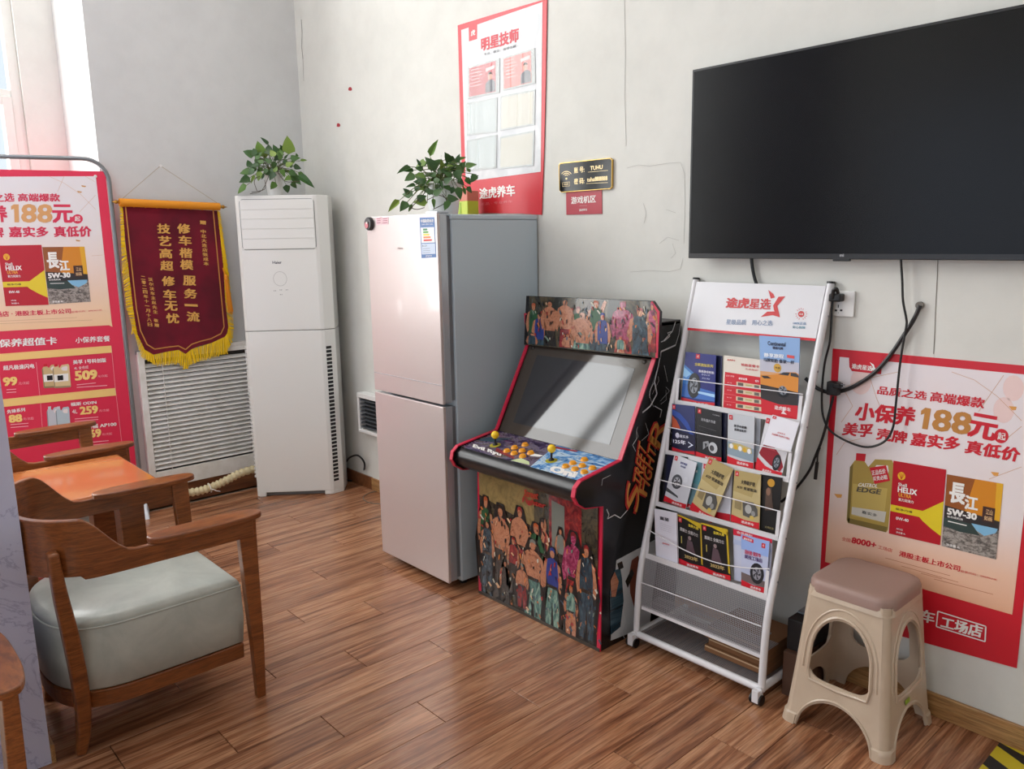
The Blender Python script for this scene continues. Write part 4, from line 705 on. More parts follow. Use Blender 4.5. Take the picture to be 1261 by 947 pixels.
# =================================================================== ARCADE CABINET
ax0, ax1 = -2.578, -1.860
arc = thing('arcade_cabinet', 'two player arcade cabinet with red trim, yellow ball joysticks and crowd artwork front', 'arcade machine', ((ax0+ax1)/2, 2.3, 0))
prof = [(2.108, 0), (2.118, .575), (2.02, .592), (1.985, .615), (1.968, .645), (1.975, .675), (2.0, .695), (2.222, .727), (2.418, 1.088), (2.408, 1.225), (2.565, 1.222), (2.575, 1.20), (2.575, 0)]
M_side = mat((17, 15, 17), .25, name='glossy_black_side'); M_trim = mat((200, 30, 66), .35, name='red_edge_trim'); PWD = .016
for nm, xa, xb in (('left', ax0, ax0+PWD), ('right', ax1-PWD, ax1)):
    b = MB(); k = len(prof); b.add([(xa+.0005, y, z) for y, z in prof]+[(xb-.0005, y, z) for y, z in prof], [tuple(range(k)), tuple(range(2*k-1, k-1, -1))]+[(i, k+i, k+(i+1) % k, (i+1) % k) for i in range(k)], M_side); sp = b.build('side_panel', parent=arc)
    b = MB(); e = prof[:10]
    b.bar([((xa+xb)/2, y, z) for y, z in e], [(PWD+.003, .006)]*len(e), M_trim, up=(1, 0, 0)) if 0 else None
    vs = []; 
    for i, (y, z) in enumerate(e):
        p0 = V((0, *e[max(i-1, 0)])); p1 = V((0, *e[min(i+1, len(e)-1)])); d = (p1-p0).normalized(); n = V((0, -d.z, d.y)) 
        for xx, oo in ((xa-.001, .0), (xb+.001, .0), (xb+.001, .005), (xa-.001, .005)): vs.append(V((xx, y, z))+n*(oo-.0005))
    b.add(vs, [(i*4+j, i*4+(j+1) % 4, (i+1)*4+(j+1) % 4, (i+1)*4+j) for i in range(len(e)-1) for j in range(4)]+[(3, 2, 1, 0), tuple(range(len(vs)-4, len(vs)))], M_trim); b.build('edge_trim', parent=sp)
    if nm == 'right':
        PA = Plane((ax1, 0, 0), (1, 0, 0)); b = MB(); M_bolt = mat((214, 214, 218), .4)
        def bolt(pts, w_=.003):
            ed = lambda y: (809.9-(y-441)*.338+4) if 441 < y < 569 else (814 if 384 < y <= 441 else 0)
            pts = [(max(x, ed(y)), y) for x, y in pts]; PA.line(b, pts, w_, M_bolt, .001)
        bolt([(810, 421), (817, 420), (828, 408), (832, 396)], .004); bolt([(828, 408), (822, 410), (825, 414), (818, 420)]); bolt([(832, 425), (812, 433), (808, 450), (806, 470), (809, 485), (801, 500), (791, 508)], .006); bolt([(832, 425), (836, 412), (838, 400)], .003)
        bolt([(806, 470), (797, 480), (800, 490)]); bolt([(806, 500), (815, 505), (813, 514)]); bolt([(818, 450), (822, 470)], .002); bolt([(747, 627), (750, 634), (748, 639), (757, 634), (764, 638), (773, 628)], .004); bolt([(752, 585), (742, 590), (741, 598)], .002); bolt([(783, 556), (779, 548), (784, 540)], .002)
        for _ in range(16):
            x, y = random.uniform(778, 830), random.uniform(430, 560); bolt([(x, y), (x+random.uniform(-5, 5), y+random.uniform(4, 14)), (x+random.uniform(-8, 4), y+random.uniform(14, 24))], .0012)
        b.build('lightning_print', parent=sp)
        # lettering that runs up the side
        tt = NT('flame_lettering', .35); g = tt.n('ShaderNodeNewGeometry'); s3 = tt.n('ShaderNodeSeparateXYZ'); tt.l(g.outputs['Position'], s3.inputs[0]); a1 = tt.n('ShaderNodeMath', operation='MULTIPLY'); a1.inputs[1].default_value = .55; tt.l(s3.outputs[2], a1.inputs[0]); a2 = tt.n('ShaderNodeMath', operation='SUBTRACT'); tt.l(s3.outputs[1], a2.inputs[0]); tt.l(a1.outputs[0], a2.inputs[1])
        m1 = tt.n('ShaderNodeMapRange'); tt.l(a2.outputs[0], m1.inputs[0]); m1.inputs[1].default_value = 1.80; m1.inputs[2].default_value = 1.93; tt.l(tt.ramp(m1.outputs[0], [(0, (190, 30, 30)), (.4, (206, 60, 40)), (.6, (220, 170, 70)), (1, (190, 60, 40))]), tt.b.inputs['Base Color'])
        b = MB(); PA.text(b, 'S', (783.5, 638), (775, 598), (771, 630), M_gold, .06, .0016); b = MB()
        fl = mat((216, 150, 70), .4); fr_ = mat((190, 36, 36), .4)
        for m_, dx, L_, BB in ((fr_, -1.0, .0014, .03), (fl, .5, .0018, .0)):
            PA.text(b, 'S', (785+dx, 632), (788+dx, 600), (770+dx, 624), m_, BB, L_); PA.text(b, 'TREET', (789+dx, 602), (796+dx, 553), (780+dx, 592), m_, BB, L_)
            PA.text(b, 'F', (796+dx, 612), (799+dx, 594), (786+dx, 606), m_, BB, L_); PA.text(b, 'IGHTE', (800+dx, 599), (810+dx, 545), (791+dx, 590), m_, BB, L_); PA.text(b, 'R', (812+dx, 553), (821+dx, 522), (799+dx, 541), m_, BB, L_)
        b.build('lettering', parent=sp)
# generic crowd artwork, painted as flat print of anonymous figures
def artmat(name, stops, sc, sd=0):
    t = NT(name, .22, .5); v = t.coords(sc); f = t.noise(v, 1, 5, .62, 1.6); t.l(t.ramp(f, stops), t.b.inputs['Base Color']); t.b.inputs['Coat Weight'].default_value = .35; return t.m
M_back = artmat('artwork_backdrop', [(.28, (18, 20, 22)), (.45, (44, 44, 38)), (.55, (84, 74, 52)), (.68, (50, 28, 28)), (.8, (24, 40, 48))], (9, 1, 7))
SK = artmat('artwork_skin', [(.3, (128, 72, 52)), (.5, (190, 128, 96)), (.7, (150, 88, 64))], (26, 1, 26))
TL_ = artmat('artwork_teal', [(.3, (26, 58, 60)), (.5, (88, 128, 120)), (.66, (150, 180, 160)), (.8, (60, 90, 90))], (30, 1, 14))
NV = artmat('artwork_navy', [(.3, (16, 26, 34)), (.5, (36, 58, 72)), (.7, (66, 96, 108))], (28, 1, 16))
MR = artmat('artwork_maroon', [(.3, (60, 12, 20)), (.5, (130, 30, 38)), (.68, (180, 60, 50)), (.8, (70, 20, 30))], (30, 1, 22))
BK = artmat('artwork_black', [(.3, (12, 12, 14)), (.55, (36, 32, 30)), (.75, (84, 64, 50))], (30, 1, 22))
MG = artmat('artwork_magenta', [(.3, (84, 20, 50)), (.5, (150, 44, 84)), (.7, (190, 96, 130))], (34, 1, 30)); M_ink = mat((20, 20, 22), .3); GN = mat((34, 84, 52), .3); OR = mat((170, 76, 34), .3); BLU = mat((36, 56, 130), .3); GRY = mat((120, 124, 116), .3)
def figure(b, P, cx, top, h, wd, skin, shirt, pants, hair, L, lean=0, arm=0):
    """an anonymous standing figure as flat print: px coords on plane P"""
    if L < .05: b2 = P.poly(b, [(cx+x*wd*1.15, top+y*h+x*wd*.46) for x, y in ((-.85, .3), (-.55, .12), (-.3, -.02), (.3, -.02), (.55, .12), (.9, .3), (1.1, .5), (.8, 1.0), (-.8, 1.0), (-1.1, .5))], M_ink, L-.0001)
    sl = lambda x: x*.46                                 # rows follow the slant of the panel
    f = lambda x, y: (cx+x*wd+lean*y, top+y*h+sl(x*wd))
    hd = .055
    P.poly(b, [f(-.75, .30), f(-.5, .155), f(-.15, .125), f(.15, .125), f(.5, .155), f(.75, .30), f(.55, .5), f(-.55, .5)], shirt, L)
    for s in (-1, 1):
        a = arm if s > 0 else -arm*.4
        if arm > .5 and s > 0: P.poly(b, [f(.45, .17), f(.72, .2), f(1.0, -.02), f(.85, -.12), f(.7, -.02)], skin, L+.0002)
        else: P.poly(b, [f(s*.5, .16), f(s*.8, .2), f(s*(1.02+a*.2), .4), f(s*.85, .53), f(s*.65, .5), f(s*.62, .3)], skin, L+.0002)
    P.poly(b, [f(-.55, .48), f(.55, .48), f(.72, .72), f(.62, .97), f(.16, .97), f(.0, .62), f(-.16, .97), f(-.66, .97), f(-.75, .72)], pants, L+.0001)
    P.poly(b, [f(-.5, .46), f(.5, .46), f(.5, .5), f(-.5, .5)], BK, L+.0003)
    P.poly(b, [f(.22*math.cos(t_), .07+hd*math.sin(t_)) for t_ in [j*math.pi/6 for j in range(12)]], skin, L+.0004)
    P.poly(b, [f(-.25, .065), f(-.22, .01), f(0, -.01), f(.22, .01), f(.25, .065), f(.12, .035), f(-.12, .035)], hair, L+.0005)
    for s in (-1, 1): P.poly(b, [f(s*.3, .97), f(s*.65, .97), f(s*.7, 1.0), f(s*.3, 1.0)], BK, L+.0002)
def strokes(b, P, xs, lim, L):
    cols = [mat(c, .3) for c in ((24, 22, 24), (30, 26, 26), (40, 26, 24), (220, 178, 140), (160, 40, 40), (206, 120, 60), (110, 130, 120), (60, 84, 100), (150, 100, 70), (28, 30, 40), (200, 196, 180))]
    for i, (x, _) in enumerate(xs):
        z0, z1 = lim(x); y = z0+(z1-z0)*random.random(); h = random.uniform(2.5, 8); w_ = random.uniform(.5, 1.5); y = min(y, z1-h*.8); s = random.uniform(-.45, .45)
        P.poly(b, [(x-w_, y), (x+w_*.4, y-1), (x+w_+s*h, y+h*.6), (x+s*h, y+h*.8)], random.choice(cols), L+.00002*(i % 20))
PFt = Plane((0, 2.106, 0), (0, -1, 0))
b = MB(); b.box((ax0+PWD, 2.108, .012), (ax1-PWD, 2.122, .575), M_side); fp = b.build('front_panel', parent=arc)
b = MB()
def on(x, z, L=.0): return V((x, 2.108-.0008-L, z))
b.quad(on(ax0+PWD, .014), on(ax1-PWD, .014), on(ax1-PWD, .574), on(ax0+PWD, .574), M_back)
b.quad(on(ax0+PWD, .46, .0003), on(ax0+.36, .40, .0003), on(ax0+.36, .574, .0003), on(ax0+PWD, .574, .0003), artmat('artwork_ochre', [(.3, (96, 84, 50)), (.6, (150, 128, 82)), (.8, (120, 92, 60))], (14, 1, 14)))
b.quad(on(ax0+.46, .30, .0003), on(ax0+.53, .28, .0003), on(ax0+.53, .53, .0003), on(ax0+.46, .54, .0003), GRY); b.quad(on(ax0+.445, .20, .0002), on(ax0+.62, .2, .0002), on(ax0+.62, .56, .0002), on(ax0+.445, .56, .0002), MR)
b.quad(on(ax0+.30, .2, .0002), on(ax0+.36, .2, .0002), on(ax0+.36, .5, .0002), on(ax0+.30, .5, .0002), BK)
b.build('backdrop_print', parent=fp)
b = MB()
for a in ((598, 612, 108, 10, SK, GN, NV, OR, .0008, 0, 0), (616, 622, 118, 13, SK, SK, BK, BK, .0013, 0, 0), (640, 625, 100, 12, SK, SK, MR, MR, .0010, 0, 0), (660, 645, 100, 13, SK, GN, NV, OR, .0011, 0, .9), (668, 640, 90, 9, SK, MR, BK, BK, .0009, 0, 0), (706, 656, 120, 14, MG, MG, MR, MR, .0011, 0, 0), (632, 662, 70, 8, SK, MR, BK, MR, .0016, 0, 0), (656, 665, 100, 15, SK, SK, TL_, GRY, .0021, 0, 0), (680, 675, 100, 12, SK, BLU, TL_, BLU, .0019, 0, 0), (600, 640, 85, 9, SK, NV, NV, GN, .0017, 0, 0), (722, 672, 118, 13, SK, NV, NV, MR, .0024, 0, 0), (643, 695, 55, 8, SK, SK, MR, OR, .0026, 0, 0), (703, 722, 66, 9, SK, TL_, SK, OR, .0027, 0, 0), (594, 655, 80, 5, SK, MR, NV, BK, .0012, 0, 0), (622, 690, 64, 7, SK, BK, BK, BK, .0015, 0, 0), (690, 650, 70, 7, SK, GRY, BK, BK, .0007, 0, 0)):
    figure(b, PFt, *a)
strokes(b, PFt, [(590+150*random.random(), 0) for _ in range(230)], lambda x: (620+(x-587)*.40, 728+(x-587)*.44), .0034)
b.build('crowd_print', parent=fp)
b = MB(); PFt.text(b, 'Street', (645, 611), (662, 615), (646, 602.5), mat((190, 60, 40), .3), .04, .0030); PFt.text(b, 'Fighter', (643, 620), (671, 628), (644, 612), mat((170, 40, 36), .3), .04, .0030); b.build('lettering', parent=fp)
b = MB(); b.box((ax0+.002, 2.10, .0), (ax1-.002, 2.107, .012), mat((70, 64, 58), .5)); b.build('kick_strip', parent=fp)
# padded lip under the controls
b = MB(); xa, xb = ax0+PWD+.001, ax1-PWD-.001; pr_ = [(2.112, .578), (2.03, .596), (1.995, .620), (1.982, .648), (1.988, .674), (2.012, .690), (2.03, .692), (2.112, .60)]
k = len(pr_); b.add([(xa, y, z) for y, z in pr_]+[(xb, y, z) for y, z in pr_], [tuple(range(k-1, -1, -1)), tuple(range(k, 2*k))]+[(i, (i+1) % k, k+(i+1) % k, k+i) for i in range(k)], mat((26, 26, 28), .32)); b.build('black_lip', parent=arc, smooth=True, angle=60)
dk0, dk1 = V((0, 2.012, .691)), V((0, 2.224, .7235)); dd = (dk1-dk0); dn = V((0, -dd.z, dd.y)).normalized(); DL = dd.length; de = dd.normalized()
def dkp(u, v, h=0): return V((xa+(xb-xa)*u, 0, 0))+dk0+dd*v+dn*h
M_deckA = artmat('deck_art', [(.3, (24, 20, 34)), (.42, (60, 40, 84)), (.52, (120, 110, 128)), (.6, (60, 30, 40)), (.72, (186, 190, 180)), (.82, (96, 30, 40))], (9, 14, 1)); M_deckB = artmat('deck_art_blue', [(.3, (30, 50, 110)), (.45, (90, 150, 210)), (.58, (210, 230, 240)), (.68, (60, 90, 150)), (.8, (190, 100, 60))], (10, 16, 1))
b = MB(); b.add([dkp(0, 0), dkp(1, 0), dkp(1, 1), dkp(0, 1), dkp(0, 0, -.012), dkp(1, 0, -.012), dkp(1, 1, -.012), dkp(0, 1, -.012)], [(4, 7, 6, 5), (0, 4, 5, 1), (1, 5, 6, 2), (2, 6, 7, 3), (3, 7, 4, 0), (0, 1, 2, 3)], M_side); dck = b.build('control_deck', parent=arc)
b = MB(); b.quad(dkp(0, .0, .0006), dkp(.62, .0, .0006), dkp(.52, 1, .0006), dkp(0, 1, .0006), M_deckA); b.quad(dkp(.62, 0, .0006), dkp(1, 0, .0006), dkp(1, 1, .0006), dkp(.52, 1, .0006), M_deckB)
b.add([dkp(.45, .02, .001), dkp(.60, .05, .001), dkp(.56, .16, .001), dkp(.48, .2, .001)], [(0, 1, 2, 3)], mat((206, 220, 170), .3)); b.add([dkp(.50, .35, .001), dkp(.56, .42, .001), dkp(.57, .5, .001), dkp(.49, .48, .001)], [(0, 1, 2, 3)], M_pw); b.add([dkp(.5, .85, .001), dkp(.7, .93, .001), dkp(.7, .99, .001), dkp(.5, .93, .001)], [(0, 1, 2, 3)], mat((150, 30, 40), .3)); b.add([dkp(0, .4, .001), dkp(.12, .5, .001), dkp(.2, .85, .001), dkp(.02, .6, .001)], [(0, 1, 2, 3)], mat((40, 70, 84), .3)); b.add([dkp(.25, .2, .0008), dkp(.45, .1, .0008), dkp(.44, .16, .0008), dkp(.22, .34, .0008)], [(0, 1, 2, 3)], mat((130, 40, 50), .3)); b.build('deck_print', parent=dck)
PD = Plane(dk0, dn); b = MB(); PD.text(b, 'Evil Ryu', (582, 551.5), (616, 562.5), (583.5, 547), M_pw, .05, .0014); PD.text(b, 'Oni', (676.5, 580), (707, 588), (681, 573.5), M_pw, .06, .0014); b.build('lettering', parent=dck)
M_but = mat((240, 160, 12), .28, coat=.4, name='amber_button'); M_ball = mat((244, 200, 8), .22, coat=.5, name='yellow_ball'); M_ring = mat((170, 160, 40), .4)
def button(px, py):
    p = PD(px, py, .004); b = MB(); b.lathe(p-dn*.004, [(.0155, 0), (.0155, .003), (.0125, .006), (.0125, .008), (.011, .0105), (.001, .0112)], M_but, 18, dn); b.build('button', parent=dck, smooth=True)
for x, y in ((624, 555), (633.5, 551), (646.5, 547.5), (633, 558), (643, 554.8), (653.5, 557.5), (643.5, 561.5)): button(x, y)
for x, y in ((696.5, 574), (705.3, 570), (719.5, 565.8), (708, 577.5), (717, 573.2), (729.5, 576.3), (719.5, 581)): button(x, y)
for x, y, by in ((610, 548.5, 535.5), (679, 567.5, 552.5)):
    p = PD(x, y, 0); js = MB(); js.lathe(p, [(.024, 0), (.024, .002), (.008, .0035)], M_ring, 18, dn); j = js.build('joystick', parent=dck, smooth=True)
    top = hp(x+.3 if by > 540 else x-.3, by, p, V((0, -1, 0))); 
    s = MB(); s.tube([p, top], .0045, M_black, 8); s.lathe(p, [(.012, .002), (.010, .008), (.005, .012)], M_black, 12, dn); s.build('shaft', parent=j)
    s = MB(); s.lathe(top-dn*.0, [(.017*math.sin(a), -.017*math.cos(a)) for a in [math.pi*(i+.01)/12 for i in range(13)]], M_ball, 20, dn); s.build('ball', parent=j, smooth=True)
# screen bezel + monitor
s0_, s1_ = V((0, 2.228, .724)), V((0, 2.420, 1.086)); sd = s1_-s0_; sn = V((0, -sd.z, sd.y)).normalized()
def scp(u, v, h=0): return V((xa+(xb-xa)*u, 0, 0))+s0_+sd*v+sn*h
M_bez = mat((70, 62, 56), .06, spec=.42, coat=0, name='dark_acrylic'); M_scr = mat((52, 52, 56), .06, spec=.62, coat=0, name='monitor_glass')
b = MB(); b.add([scp(0, 0), scp(1, 0), scp(1, 1), scp(0, 1), scp(0, 0, -.01), scp(1, 0, -.01), scp(1, 1, -.01), scp(0, 1, -.01)], [(4, 7, 6, 5), (0, 4, 5, 1), (1, 5, 6, 2), (2, 6, 7, 3), (3, 7, 4, 0), (0, 1, 2, 3)], M_bez); bz = b.build('screen_bezel', parent=arc)
b = MB(); b.add([scp(.10, .12, .0012), scp(.90, .12, .0012), scp(.90, .89, .0012), scp(.10, .89, .0012), scp(.10, .12, 0), scp(.90, .12, 0), scp(.90, .89, 0), scp(.10, .89, 0)], [(0, 1, 2, 3), (0, 4, 5, 1), (1, 5, 6, 2), (2, 6, 7, 3), (3, 7, 4, 0)], M_scr); b.build('screen', parent=bz)
for u in (.04, .95): b = MB(); b.lathe(scp(u, .965), [(.009, 0), (.009, .003), (.005, .006), (.001, .0065)], mat((70, 66, 62), .3, .8), 14, sn); b.build('bolt', parent=bz, smooth=True)
# marquee
PM = Plane((0, 2.400, 1.085), V((0, -1, .03))); cm = [(651.5, 364.5), (803.3, 370.5), (812.3, 384), (810, 441), (648.8, 425)]
cmw = [PM(*p) for p in cm]; cmw[4] = V((ax0, cmw[4].y, 1.085)); cmw[0] = V((ax0+.012, cmw[0].y, cmw[0].z))
b = MB(); b.slab(cmw[::-1], PM.n, .016, M_side); mq = b.build('marquee', parent=arc)
b = MB(); PM.poly(b, [(803, 370.5), (812.3, 384), (810, 441), (807, 440.6), (809, 385), (801, 373)], M_trim, .0012); b.build('edge_trim', parent=mq)
b = MB(); PM.poly(b, [(651.8, 365), (802.6, 371.2), (809.5, 385), (807.6, 440.4), (649.2, 424.6)], M_back, .0010); b.build('backdrop_print', parent=mq)
b = MB(); old = figure
def fig2(cx, top, h, wd, *a):
    global sl
    figure(b, PM, cx, top, h, wd, *a)
def clipfig(cx, top, h, wd, skin, shirt, pants, hair, L, arm=0):
    f = lambda x, y: (cx+x*wd, min(max(top+y*h+x*wd*.1, 366.5+(cx-653)*.04), 424+(cx+x*wd-651)*.098-.5))
    PM.poly(b, [f(-.75, .30), f(-.5, .155), f(-.15, .125), f(.15, .125), f(.5, .155), f(.75, .30), f(.55, .62), f(-.55, .62)], shirt, L)
    for s in (-1, 1):
        if arm and s > 0: PM.poly(b, [f(.45, .17), f(.72, .22), f(1.1, .0), f(.9, -.08), f(.7, .02)], skin, L+.0002)
        else: PM.poly(b, [f(s*.5, .16), f(s*.8, .2), f(s*1.05, .42), f(s*.85, .6), f(s*.65, .55), f(s*.62, .3)], skin, L+.0002)
    PM.poly(b, [f(-.55, .6), f(.55, .6), f(.75, 1.0), f(-.7, 1.0)], pants, L+.0001)
    PM.poly(b, [f(.24*math.cos(t_), .075+.065*math.sin(t_)) for t_ in [j*math.pi/6 for j in range(12)]], skin, L+.0004); PM.poly(b, [f(-.27, .07), f(-.24, 0), f(0, -.015), f(.24, 0), f(.27, .07), f(.12, .03), f(-.12, .03)], hair, L+.0005)
for a in ((657, 374, 60, 9, SK, GN, NV, OR, .0014), (664, 385, 55, 9, SK, BLU, NV, BK, .0016), (677, 370, 62, 11, SK, SK, BK, BK, .0018), (696, 368, 62, 11, SK, SK, MR, BK, .0016), (712, 378, 60, 10, SK, GN, TL_, MR, .0016), (717, 383, 66, 14, SK, SK, TL_, GRY, .0022), (734, 371, 62, 12, SK, GN, NV, OR, .0018, 1), (742, 386, 62, 10, SK, BLU, NV, BLU, .0024), (767, 370, 80, 15, MG, MG, MR, MR, .0016), (788, 380, 72, 15, SK, NV, NV, MR, .0026), (803, 374, 60, 7, SK, MG, MR, MG, .0018), (764, 415, 26, 7, SK, TL_, SK, OR, .0028), (699, 412, 26, 7, SK, SK, MR, OR, .0028), (655, 410, 24, 7, SK, NV, NV, BK, .0026)): clipfig(*a)
strokes(b, PM, [(653+152*random.random(), 0) for _ in range(150)], lambda x: (368+(x-653)*.04, 423+(x-651)*.098), .0038)
b.build('crowd_print', parent=mq)
# cabinet back, top and speaker board
b = MB(); b.box((ax0+PWD, 2.555, .01), (ax1-PWD, 2.57, 1.20), M_side); b.build('back_panel', parent=arc)
b = MB(); b.box((ax0+.0005, 2.424, 1.213), (ax1-.0005, 2.57, 1.228), mat((60, 54, 56), .4)); b.build('top_panel', parent=arc)
# lower side picture: pale print with an abstract dark figure
b = MB(); PA.poly(b, [(759, 690), (800, 668), (812, 662), (800, 770), (752, 789)], mat((196, 200, 204), .4), .0008)
PA.poly(b, [(757, 702), (764, 700), (766, 712), (768, 740), (764, 772), (752, 782), (751, 730)], NV, .0014); PA.poly(b, [(760, 694), (766, 691), (768, 699), (762, 702)], BK, .0016); PA.poly(b, [(752, 715), (757, 704), (762, 716), (758, 735), (753, 735)], SK, .0016)
PA.poly(b, [(778, 690), (786, 684), (790, 700), (786, 722), (789, 745), (782, 752), (776, 730), (775, 706)], mat((120, 58, 34), .4), .0014); PA.poly(b, [(770, 716), (778, 700), (781, 706), (773, 724)], BK, .0016)
PA.line(b, [(767, 752), (770, 765), (766, 778), (769, 786)], .003, M_bolt, .0014); b.build('side_print', parent=arc)
# =================================================================== BROCHURE RACK
rxa, rxb = -1.795, -1.262; YF = lambda z: 2.266+.292*(z-.331) if z > .331 else 2.238+.028*(z/.331)
rk = thing('brochure_rack', 'white metal brochure rack on wheels with mesh basket and header board', 'display rack', ((rxa+rxb)/2, 2.38, 0))
slope = .292; rn = V((0, -1, slope)).normalized(); P0 = V((0, 2.266, .331))
def RP(off): return Plane(P0+V((0, off, 0)), rn)
for x in (rxa, rxb):
    b = MB(); path = smoothpath([(x, 2.240, .045), (x, 2.248, .20), (x, 2.266, .331), (x, YF(.5), .5), (x, YF(.8), .8), (x, YF(1.1), 1.1), (x, YF(1.385), 1.385)], 5)
    b.tube(path, .0125, M_wmetal, 12); up_ = b.build('upright', parent=rk, smooth=True)
    b = MB(); b.tube([(x, YF(1.385), 1.385), (x, YF(1.385)+.001, 1.392)], .0135, M_black, 12); b.build('end_cap', parent=up_)
    for z in (.25, .42, .56, .74, .92, 1.10, 1.28): b = MB(); b.lathe((x+(.012 if x > -1.5 else -.012), YF(z), z), [(.004, 0), (.004, .002), (.001, .003)], M_steel, 8, (1 if x > -1.5 else -1, 0, 0)); b.build('screw', parent=up_)
    b = MB(); b.tube([(x, 2.222, .052), (x, 2.56, .052)], .0125, M_wmetal, 12); b.build('base_tube', parent=rk, smooth=True)
    for yy, dx in ((2.225, -.018 if x < -1.5 else -.018), (2.50, -.018)):
        w_ = MB(); w_.lathe((x+dx-.009, yy, .0185), [(.018, 0), (.0185, .003), (.0185, .012), (.018, .015)], M_black, 16, (1, 0, 0)); w_.lathe((x+dx+.016, yy, .0185), [(.018, 0), (.0185, .003), (.0185, .012), (.018, .015)], M_black, 16, (1, 0, 0)); wh = w_.build('wheel', parent=rk)
        w_ = MB(); w_.box((x-.016, yy-.02, .012), (x+.008, yy+.014, .056), M_wmetal); w_.build('bracket', parent=wh, bevel=.002)
b = MB(); b.tube([(rxa, 2.238, .052), (rxb, 2.238, .052)], .013, M_wmetal, 12); b.tube([(rxa, 2.50, .052), (rxb, 2.50, .052)], .010, M_wmetal, 10); b.build('cross_tube', parent=rk, smooth=True)
# perforated sheet: real holes would be thousands, so fine wires are crossed and joined
def mesh_sheet(p00, p10, p01, n1, n2, name, r=.0008):
    b = MB(); p00, p10, p01 = V(p00), V(p10), V(p01); u, v = p10-p00, p01-p00; n = u.cross(v).normalized()
    for i in range(n1+1):
        a = p00+u*(i/n1); q_ = u.normalized()*r; b.add([a-q_, a+q_, a+q_+v, a-q_+v], [(0, 1, 2, 3)], M_wm2)
    for i in range(n2+1):
        a = p00+v*(i/n2); q_ = v.normalized()*r; b.add([a-q_, a+q_, a+q_+u, a-q_+u], [(0, 1, 2, 3)], M_wm2)
    o = b.build(name, parent=rk); o['kind'] = 'stuff'; return o
M_wm2 = mat((150, 148, 152), .45, .1, name='mesh_wire')
X0_, X1_ = rxa+.013, rxb-.013
mesh_sheet((X0_, 2.245, .058), (X1_, 2.245, .058), (X0_, 2.50, .058), 76, 38, 'bottom_mesh', .0012)
zb0, zb1 = .165, .345
lo = RP(0)(795, 747.6); Yl = 2.250
mesh_sheet((X0_, YF(.165), .165), (X1_, YF(.165), .165), (X0_, YF(.355), .355), 76, 29, 'basket_mesh', .0012)
mesh_sheet((X0_, YF(.165), .165), (X1_, YF(.165), .165), (X0_, YF(.165)+.11, .165), 76, 16, 'basket_floor_mesh', .0012)
def flat(z0, z1, yo=0, nm='rail'):
    b = MB(); b.add([(X0_, YF(z0)+yo, z0), (X1_, YF(z0)+yo, z0), (X1_, YF(z1)+yo, z1), (X0_, YF(z1)+yo, z1), (X0_, YF(z0)+yo+.012, z0), (X1_, YF(z0)+yo+.012, z0), (X1_, YF(z1)+yo+.012, z1), (X0_, YF(z1)+yo+.012, z1)], [(0, 1, 2, 3), (4, 7, 6, 5), (0, 4, 5, 1), (1, 5, 6, 2), (2, 6, 7, 3), (3, 7, 4, 0)], M_wmetal); return b.build(nm, parent=rk)
ZL = lambda px, py: hx(px, py, rxa+.013).z
def ztier(pxl, pyl): return RP(0)(pxl, pyl).z
flat(.352, .366); flat(.152, .166)
tiers = []
for nm, l, r in (('t1', (829, 497), (981, 518)), ('t2', (821, 559), (969.5, 589)), ('t3', (815, 624), (957.6, 661)), ('t4', (804, 686), (946, 737))):
    z = (RP(0)(*l).z+RP(0)(*r).z)/2; tiers.append(z)
    b = MB(); z0, z1 = z-.007, z+.007
    b.box((X0_, YF(z)-.004, z0), (X1_, YF(z)+.0, z1+.004), M_wmetal); b.box((X0_, YF(z), z0), (X1_, YF(z)+.055, z0+.003), M_wmetal)
    ti = b.build('tier_shelf', parent=rk)
    for x in (X0_, X1_-.012):
        b = MB(); b.add([(x, YF(z)-.004, z0), (x+.012, YF(z)-.004, z0), (x+.012, YF(z+.1)-.024, z+.092), (x, YF(z+.1)-.024, z+.092), (x, YF(z)+.0, z0), (x+.012, YF(z), z0), (x+.012, YF(z+.1)-.022, z+.092), (x, YF(z+.1)-.022, z+.092)], [(0, 1, 2, 3), (4, 7, 6, 5), (0, 4, 5, 1), (1, 5, 6, 2), (2, 6, 7, 3), (3, 7, 4, 0)], M_wmetal); b.build('side_plate', parent=ti)
for l, m_, r in (((832.7, 466), None, (985, 485)), ((827, 526.7), None, (974, 556.6)), ((817, 592), None, (957.6, 629)), ((805.5, 654.7), (880, 690), (946, 700)), ((802, 722), None, (936, 771))):
    P_ = RP(-.022 if l[1] < 720 else -.004); A, B = P_(*l), P_(*r); z = (A.z+B.z)/2; A = V((X0_, A.y, A.z)); B = V((X1_, B.y, B.z))
    pts = [A, B] if not m_ else smoothpath([A, P_(840, 674)+V((0, -.01, 0)), P_(*m_)+V((0, -.014, 0)), P_(915, 698)+V((0, -.008, 0)), B], 5)
    b = MB(); b.tube(pts, .0019, M_wmetal, 6); b.build('wire', parent=rk)
